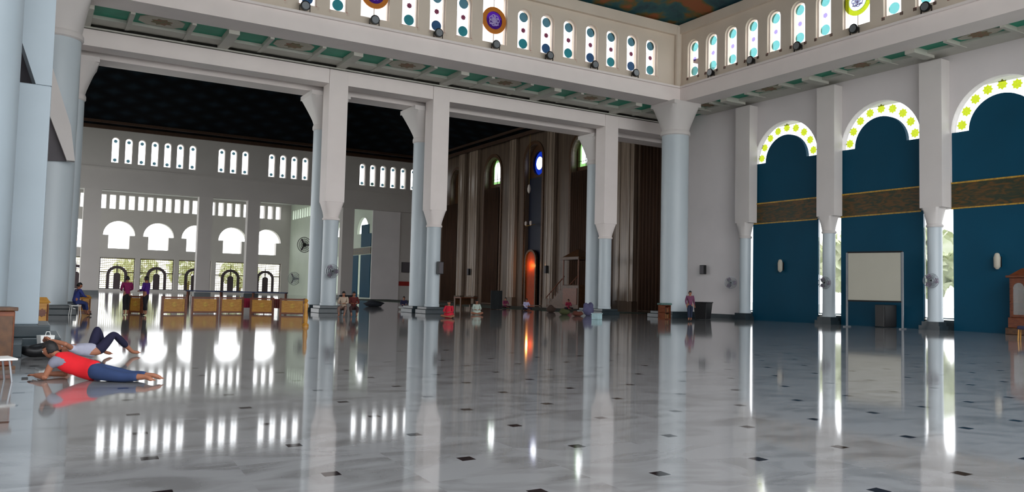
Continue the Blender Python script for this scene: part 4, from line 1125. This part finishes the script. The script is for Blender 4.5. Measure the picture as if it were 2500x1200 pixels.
# low wooden partition panels
prs = [((395, 766), (452, 766)), ((468, 765), (530, 765)), ((537, 765), (591, 765)), ((612, 766), (666, 767)), ((684, 768), (742, 769)), ((316, 764), (345, 765))]
def panel_local(wd, tall=0.78):
    bm = B(); box(bm, -wd/2, wd/2, -0.03, 0.03, 0.1, tall-0.06); return bm
for i, (a, b) in enumerate(prs):
    A, Bv = on(2, 0, *a), on(2, 0, *b); d = Bv-A; wd = d.length; c = (A+Bv)/2
    e = empty('low_partition', (c.x, c.y, 0), math.atan2(d.y, d.x), ['low ochre wooden panel nearest the two standing persons', 'second low ochre wooden panel from the standing persons', 'middle of the five low ochre wooden panels',
              'low ochre wooden panel, second from the leftmost square topped column', 'low ochre wooden panel closest to the leftmost square topped column',
              'narrow low ochre wooden panel between the two standing persons in magenta and purple'][i], 'partition', 'low ochre wooden panels across the arcade')
    obj('board', panel_local(wd), 'yellowwood', e)
    bm = B(); box(bm, -wd/2-0.04, wd/2+0.04, -0.05, 0.05, 0.74, 0.82); box(bm, -wd/2-0.04, wd/2+0.04, -0.05, 0.05, 0.04, 0.12); obj('rail', bm, 'redwood', e)
    for s in (-1, 1):
        bm = B(); box(bm, s*wd/2-0.05, s*wd/2+0.05, -0.06, 0.06, 0, 0.84); obj('post', bm, 'redwood', e)
    bm = B()
    star(bm, ((0, -0.032, 0), (1, 0, 0), (0, 0, 1)), (0, 0.45), 0.14, 0.015)
    for s in (-1, 1): extr(bm, rect(s*wd*0.38-0.015, s*wd*0.38+0.015, 0.2, 0.65), [], ((0, -0.032, 0), (1, 0, 0), (0, 0, 1)), 0.012)
    obj('carved_ornament', bm, 'gold', e)
p = on(2, 0, 745, 797)
e = empty('turned_post', (p.x, p.y, 0), 0, 'ochre turned wooden post left of the leftmost square topped column', 'post')
bm = B(); lathe(bm, [(0.12, 0), (0.12, 0.08), (0.07, 0.13), (0.09, 0.35), (0.06, 0.55), (0.09, 0.78), (0.05, 0.86), (0.08, 0.93), (0.02, 1.0)], n=16); obj('turned_shaft', bm, 'yellowwood', e, smooth='auto')
for a, b, col, l in (((593, 765), (610, 765), (140, 30, 56), 'crimson cloth hanging in the gap right of the middle ochre panel'), ((668, 766), (682, 767), (96, 26, 24), 'dark red cloth hanging in the gap left of the last ochre panel')):
    A, Bv = on(2, 0, *a), on(2, 0, *b); d = Bv-A; c = (A+Bv)/2; bm = B(); n = 12; wd = d.length
    rows = [[bm.verts.new((-wd/2+wd*k/n, 0.02*math.sin(k*1.3), z)) for k in range(n+1)] for z in (0.3, 0.78)]
    for k in range(n): bm.faces.new((rows[0][k], rows[0][k+1], rows[1][k+1], rows[1][k]))
    bm.faces.ensure_lookup_table(); r_ = bmesh.ops.extrude_face_region(bm, geom=bm.faces[:]); bmesh.ops.translate(bm, verts=[v for v in r_['geom'] if isinstance(v, bmesh.types.BMVert)], vec=(0, 0.02, 0))
    bmesh.ops.recalc_face_normals(bm, faces=bm.faces[:])
    o = tag(obj('hanging_cloth', bm, cloth(*col)), l, 'cloth'); o.location = (c.x, c.y, 0); o.rotation_euler = (0, 0, math.atan2(d.y, d.x))
# long dark table beyond the panels
pA, pB = on(2, 0, 455, 740), on(2, 0, 700, 745); d = pB-pA; c = (pA+pB)/2
e = empty('long_table', (c.x, c.y, 0), math.atan2(d.y, d.x), 'long dark blue topped table behind the low ochre wooden panels', 'table')
bm = B(); box(bm, -d.length/2, d.length/2, -0.4, 0.4, 0.9, 0.98); obj('table_top', bm, cloth(40, 52, 80), e)
for s in (-1, -0.33, 0.33, 1):
    bm = B(); box(bm, s*(d.length/2-0.1)-0.05, s*(d.length/2-0.1)+0.05, -0.3, 0.3, 0, 0.9); obj('leg', bm, 'redwood', e)
# carved ochre stands by the left piers and an easel like stand at the left edge
for px, py, hgt, wd, l in ((97, 800, 0.92, 0.36, 'carved ochre wooden stand beside the left pier plinth'), (206, 762, 0.8, 0.42, 'carved ochre wooden stand just behind the person in blue')):
    p = on(2, 0, px, py)
    e = empty('carved_stand', (p.x, p.y, 0), 0.2, l, 'stand')
    bm = B(); box(bm, -wd/2, wd/2, -0.16, 0.16, 0.08, hgt*0.82); obj('body', bm, 'yellowwood', e, bev=0.02)
    bm = B(); frustum(bm, (0, 0), hgt*0.82, hgt, wd/2+0.04, 0.18, wd/2-0.06, 0.1); obj('top', bm, 'yellowwood', e)
    bm = B(); star(bm, ((0, -0.165, 0), (1, 0, 0), (0, 0, 1)), (0, hgt*0.5), 0.13, 0.02)
    for s in (-1, 1): tube(bm, (s*wd*0.4, -0.165, 0.12), (s*wd*0.4, -0.165, hgt*0.78), 0.02, 8)
    obj('carving', bm, 'redwood', e)
    bm = B(); box(bm, -wd/2-0.03, wd/2+0.03, -0.18, 0.18, 0, 0.08); obj('base', bm, 'redwood', e)
p = on(2, 0, 2, 905)
e = empty('wooden_cabinet', (p.x-0.12, p.y+0.3, 0), 0.3, 'small reddish wooden cabinet cut off by the left edge of the photo', 'cabinet')
bm = B(); box(bm, -0.3, 0.22, -0.2, 0.2, 0.06, 0.92); obj('body', bm, 'redwood', e, bev=0.02)
bm = B(); box(bm, -0.33, 0.25, -0.23, 0.23, 0.92, 0.98); obj('top', bm, 'darkwood', e, bev=0.01)
for s in (-0.15, 0.09):
    bm = B(); box(bm, s-0.1, s+0.1, -0.22, -0.2, 0.14, 0.84); obj('door', bm, 'darkwood', e, bev=0.01)
bm = B(); box(bm, -0.33, 0.25, -0.23, 0.23, 0, 0.06); obj('base', bm, 'darkwood', e)
p = on(2, 0, 4, 935)
e = empty('low_folding_table', (p.x-0.32, p.y+0.2, 0), 0.25, 'low white topped folding table at the left edge of the photo', 'table')
bm = B(); box(bm, -0.45, 0.45, -0.25, 0.25, 0.3, 0.33); obj('table_top', bm, 'white', e, bev=0.01)
for sx in (-1, 1):
    for sy in (-1, 1):
        bm = B(); tube(bm, (sx*0.4, sy*0.2, 0), (sx*0.36, sy*0.18, 0.3), 0.014, 8); obj('leg', bm, 'steel', e)
p = on(2, 0, 104, 852)
e = empty('white_bag', (p.x+0.02, 18.1, 0), 0.4, 'white paper bag standing on the floor beside the left pier plinth', 'bag')
bm = B(); frustum(bm, (0, 0), 0.0, 0.36, 0.1, 0.07, 0.13, 0.09); obj('bag_body', bm, 'white', e)
bm = B(); tube(bm, (-0.05, -0.09, 0.35), (-0.03, -0.09, 0.43), 0.006, 6); tube(bm, (-0.03, -0.09, 0.43), (0.03, -0.09, 0.43), 0.006, 6); tube(bm, (0.03, -0.09, 0.43), (0.05, -0.09, 0.35), 0.006, 6); obj('handle', bm, 'white', e)

# big wooden cabinet at the right edge
p = on(0, 39.0, 2478, 812)
e = empty('display_cabinet', (39.25, p.y-0.6, 0), 0, 'tall carved brown wooden cabinet with glass doors at the right edge', 'cabinet')
bm = B(); box(bm, -0.4, 0.45, -0.95, 0.95, 0.35, 0.9); obj('plinth_drawers', bm, 'redwood', e, bev=0.03)
bm = B(); box(bm, -0.34, 0.4, -0.88, -0.8, 0.9, 3.0); box(bm, -0.34, 0.4, 0.8, 0.88, 0.9, 3.0); box(bm, 0.34, 0.4, -0.88, 0.88, 0.9, 3.0); box(bm, -0.34, 0.4, -0.88, 0.88, 1.7, 1.75); box(bm, -0.34, 0.4, -0.88, 0.88, 2.4, 2.44); obj('body', bm, 'redwood', e)
bm = B(); box(bm, -0.46, 0.5, -1.02, 1.02, 3.0, 3.12); frustum(bm, (0, 0), 3.12, 3.5, 0.4, 0.9, 0.2, 0.35); obj('cornice', bm, 'redwood', e, bev=0.02)
for s in (-0.42, 0.42):
    bm = B(); extr(bm, rect(s-0.38, s+0.38, 0.92, 2.98), [arch(s, 1.05, 2.45, 0.28, 12)], ((-0.38, 0, 0), (0, 1, 0), (0, 0, 1)), 0.04); o = obj('door', bm, 'redwood', e)
    bm = B(); extr(bm, arch(s, 1.05, 2.45, 0.28, 12), [], ((-0.36, 0, 0), (0, 1, 0), (0, 0, 1)), 0.01); obj('glass', bm, glass_tint('cabinet glass', (0.8, 0.8, 0.75, 1), 0.15), o)
    bm = B(); tube(bm, (-0.4, s*0.2, 1.9), (-0.4, s*0.2, 2.05), 0.012, 8); obj('handle', bm, 'gold', o)
bm = B(); box(bm, -0.48, 0.5, -1.05, 1.05, 0, 0.35); obj('base', bm, 'darkwood', e, bev=0.03)
e.scale = (0.9, 0.9, 0.87)
p = on(2, 0, 2490, 830)
e = empty('small_stool', (p.x+0.12, p.y-0.1, 0), 0.3, 'small dark padded stool with pale legs at the right edge before the cabinet', 'stool')
bm = B(); box(bm, -0.25, 0.25, -0.2, 0.2, 0.42, 0.56); obj('seat', bm, cloth(34, 36, 60), e, bev=0.04)
for sx in (-1, 1):
    for sy in (-1, 1):
        bm = B(); tube(bm, (sx*0.22, sy*0.17, 0), (sx*0.2, sy*0.15, 0.42), 0.025, 8); obj('leg', bm, 'yellowwood', e)

# floodlights standing on the clerestory ledges
def floodlight():
    e = empty('floodlight', (0, 0, 0), 0, 'x', 'floodlight')
    bm = B(); lathe(bm, [(0.1, 0.0), (0.2, 0.06), (0.25, 0.2), (0.25, 0.26), (0.2, 0.27)], n=18)
    for v in bm.verts: v.co = Vector((v.co.x, -v.co.z+0.12, v.co.y+0.34))
    obj('housing', bm, 'dark', e, smooth='auto')
    bm = B(); lathe(bm, [(0.19, 0.0), (0.19, 0.012)], n=18)
    for v in bm.verts: v.co = Vector((v.co.x, -v.co.z-0.15, v.co.y+0.34))
    obj('lens', bm, 'steel', e)
    bm = B(); box(bm, -0.27, -0.25, -0.05, 0.03, 0.0, 0.36); box(bm, 0.25, 0.27, -0.05, 0.03, 0.0, 0.36); box(bm, -0.27, 0.27, -0.05, 0.03, 0.0, 0.03); obj('bracket', bm, 'dark', e)
    return e
fl = floodlight(); first = True
fa = ['leftmost black floodlight on the ledge of the left window wall', 'black floodlight under the orange medallion window', 'black floodlight with a bright lens between two narrow windows', 'black floodlight under the violet medallion window',
      'black floodlight third from the corner on the left window wall ledge', 'black floodlight second from the corner on the left window wall ledge', 'black floodlight nearest the corner on the left window wall ledge']
for x, l in zip((11.15, 14.82, 18.5, 22.1, 25.75, 29.05, 32.25), fa):
    g = fl if first else copy_tree(fl); first = False
    g.location = (x, 39.5, 15.053); g['label'] = l; g['group'] = 'floodlights on the left window wall ledge'
fb = ['black floodlight nearest the corner on the right window wall ledge', 'black floodlight second from the corner on the right window wall ledge', 'black floodlight third from the corner on the right window wall ledge', 'black floodlight under the bright medallion window on the right', 'black floodlight at the top right cut by the photo edge']
for y, l in zip((36.65, 33.37, 29.98, 26.4, 22.5), fb):
    g = copy_tree(fl); g.location = (36.02, y, 15.053); g.rotation_euler = (0, 0, -PI/2); g['label'] = l; g['group'] = 'floodlights on the right window wall ledge'

# wall fans, speakers, sconces
def wall_fan(loc, rz, label, r=0.38, col='steel', group='wall fans on the columns'):
    e = empty('wall_fan', loc, rz, label, 'fan', group)           # faces local -y, mounted at +y
    bm = B()
    for rr in (r, r*0.75, r*0.5):
        n = 28; tr = 0.008
        for k in range(n):
            a, b = 2*PI*k/n, 2*PI*(k+1)/n
            tube(bm, (rr*math.cos(a), -0.08 if rr < r else 0, rr*math.sin(a)), (rr*math.cos(b), -0.08 if rr < r else 0, rr*math.sin(b)), 0.026*r if rr < r else 0.04*r, 5)
    for k in range(36):
        a = 2*PI*k/36; tube(bm, (r*math.cos(a), 0, r*math.sin(a)), (0.05*math.cos(a), -0.1, 0.05*math.sin(a)), 0.02*r, 5)
    obj('cage', bm, col, e)
    bm = B(); 
    for k in range(3):
        a = 2*PI*k/3; v = []
        for (t, wv, dy) in ((0.06, 0.05, 0), (r*0.45, 0.13, 0.03), (r*0.88, 0.11, 0.02)):
            for sg in (-1, 1):
                v.append(bm.verts.new((t*math.cos(a)-sg*wv*math.sin(a), dy*sg-0.02, t*math.sin(a)+sg*wv*math.cos(a))))
        bm.faces.new((v[0], v[2], v[3], v[1])); bm.faces.new((v[2], v[4], v[5], v[3]))
    o = obj('blades', bm, cloth(120, 100, 120), e); so = o.modifiers.new('thick', 'SOLIDIFY'); so.thickness = 0.01
    bm = B(); lathe(bm, [(0.04, 0), (0.09, 0.03), (0.09, 0.16), (0.05, 0.2)], n=16)
    for v in bm.verts: v.co = Vector((v.co.x, v.co.z-0.05, v.co.y))
    obj('motor', bm, 'dark', e, smooth='auto')
    bm = B(); tube(bm, (0, 0.12, 0), (0, 0.34, -0.1), 0.02, 8); box(bm, -0.07, 0.07, 0.33, 0.36, -0.2, 0.02); obj('mount', bm, 'dark', e)
    return e
wall_fan((14.42, 43.7, 2.33), 0, 'round caged wall fan on the front of the leftmost square topped column')
wall_fan((39.0, 37.75, 2.35), -0.7, 'round caged fan beside the pale wall column left of the first teal panel')
wall_fan((39.0, 30.55, 2.36), -1.0, 'round caged fan on the pale wall column left of the projection screen', 0.34)
wall_fan((39.0, 24.2, 2.48), -1.0, 'round caged fan on the pale wall column right of the projection screen', 0.36)
p = on(1, 138, 738, 680)
wall_fan((39.0, 138.4, p.z), 0.2, 'big grey round caged fan low on the far green wall', 1.1, 'steel', 'big round fans on the far green wall')
wall_fan((38.7, 132, on(1, 132, 741, 597).z), 0.2, 'big dark round caged fan high on the far green wall', 1.25, 'dark', 'big round fans on the far green wall')
def speaker(loc, rz, label, w=0.3, h=0.6, d=0.28, mat='dark'):
    e = empty('wall_speaker', loc, rz, label, 'speaker', 'speakers fixed to columns and walls')
    bm = B(); frustum(bm, (0, 0), -h/2, h/2, w/2, d/2, w/2, d/2); obj('cabinet', bm, mat, e, bev=0.02)
    bm = B(); box(bm, -w/2+0.03, w/2-0.03, -d/2-0.015, -d/2-0.002, -h/2+0.04, h/2-0.04); obj('grille', bm, 'gray_recess', e)
    bm = B(); box(bm, -0.05, 0.05, d/2, d/2+0.06, -0.08, 0.08); obj('bracket', bm, 'dark', e)
    return e
speaker((21.1, 43.82, 2.75), 0, 'black speaker on the front of the square topped column', 0.34, 0.75)
speaker((39.65, 40.95, 3.25), -PI/2+0.2, 'speaker box with a white side on the white wall above the black bin', 0.36, 0.62)
speaker((44.9, 104.1, 4.5), 0, 'large black screen box high on the far brown wall', 1.3, 1.4)
speaker((47.05, 71.9, 3.9), -PI/2, 'small dark speaker on the marble pilaster right of the glowing niche', 0.4, 0.8)
speaker((47.05, 89.5, 3.8), -PI/2, 'small dark speaker on the broad marble pilaster left of the green window', 0.4, 0.8)
tag(sweep('hanging_banner', cloth(150, 40, 34), None, lambda bm: box(bm, -1.3, 1.3, -0.03, 0.03, -0.3, 0.3)), 'small dark red banner on the far brown wall', 'banner').location = (on(1, 104.2, 995, 692).x, 104.25, on(1, 104.2, 995, 692).z)
e = empty('framed_board', (39.82, 127.5, on(0, 39.8, 752, 632).z), 0, 'small brown framed board on the far green wall below the dark round fan', 'picture')
bm = B(); box(bm, -0.06, 0.0, -1.6, 1.6, -0.9, 0.9); obj('frame', bm, 'redwood', e); bm = B(); box(bm, -0.08, -0.06, -1.4, 1.4, -0.75, 0.75); obj('picture', bm, 'curtain', e)
def sconce(y, z, label):
    e = empty('wall_sconce', (XR-0.03, y, z), 0, label, 'wall lamp', 'wall lamps on the teal panels')
    bm = B(); box(bm, -0.04, 0, -0.1, 0.1, -0.25, 0.25); obj('back_plate', bm, 'dark', e)
    bm = B(); lathe(bm, [(0.05, -0.36), (0.14, -0.25), (0.15, 0.2), (0.1, 0.38), (0.04, 0.42)], (-0.22, 0), 16); obj('shade', bm, 'greyp', e, smooth='auto')
    bm = B(); tube(bm, (-0.03, 0, 0), (-0.1, 0, 0), 0.03, 8); obj('arm', bm, 'dark', e)
sconce(34.3, 3.38, 'pale wall lamp on the first teal panel left of the projection screen')
sconce(21.3, 3.4, 'pale wall lamp on the teal panel above the wooden cabinet')

# trees outside the slits and gates
def tree(x, y, h, r, label):
    e = empty('garden_tree', (x, y, -0.3), 0, label, 'tree', 'garden trees outside the windows')
    bm = B(); tube(bm, (0, 0, 0), (0.2, 0, h*0.5), 0.28, 10, 0.18); tube(bm, (0.2, 0, h*0.45), (-0.5, 0.4, h*0.75), 0.12, 8, 0.05); tube(bm, (0.2, 0, h*0.45), (0.9, -0.3, h*0.75), 0.12, 8, 0.05); obj('trunk', bm, 'bark', e)
    rnd = random.Random(int(x*7+y*3)); bm = B()
    for k in range(420):
        d = Vector((rnd.gauss(0, 1), rnd.gauss(0, 1), rnd.gauss(0, 1))).normalized()*r*(0.55+0.45*rnd.random()**0.4)
        c = Vector((0.1, 0, h*0.68))+Vector((d.x, d.y, d.z*0.75)); s = 0.35+0.3*rnd.random()
        a = Vector((rnd.gauss(0, 1), rnd.gauss(0, 1), rnd.gauss(0, 1))).normalized(); b = a.orthogonal().normalized()
        t = a.cross(b)
        v = [bm.verts.new(c+(b*p_+t*q_)*s) for p_, q_ in ((-1, -0.5), (0, -0.7), (1, -0.4), (0.9, 0.5), (0, 0.75), (-0.9, 0.4))]
        bm.faces.new(v)
    obj('foliage', bm, 'leaf', e)
for x, y, h, r, l in ((52, 33, 6.5, 2.9, 'blurred green tree outside the slit left of the projection screen'), (53, 25.5, 6.0, 2.8, 'blurred green tree outside the slits right of the projection screen'), (56, 41, 7, 3.2, 'blurred green tree outside the first bright slit'),
                      (16, 156, 6, 3.6, 'bright leafy tree beyond the gate behind the person in magenta'), (25, 158, 6.4, 3.8, 'bright leafy tree beyond the third far gate'), (34, 157, 6, 3.6, 'bright leafy tree beyond the gates nearest the green wall')):
    tree(x, y, h, r, l)
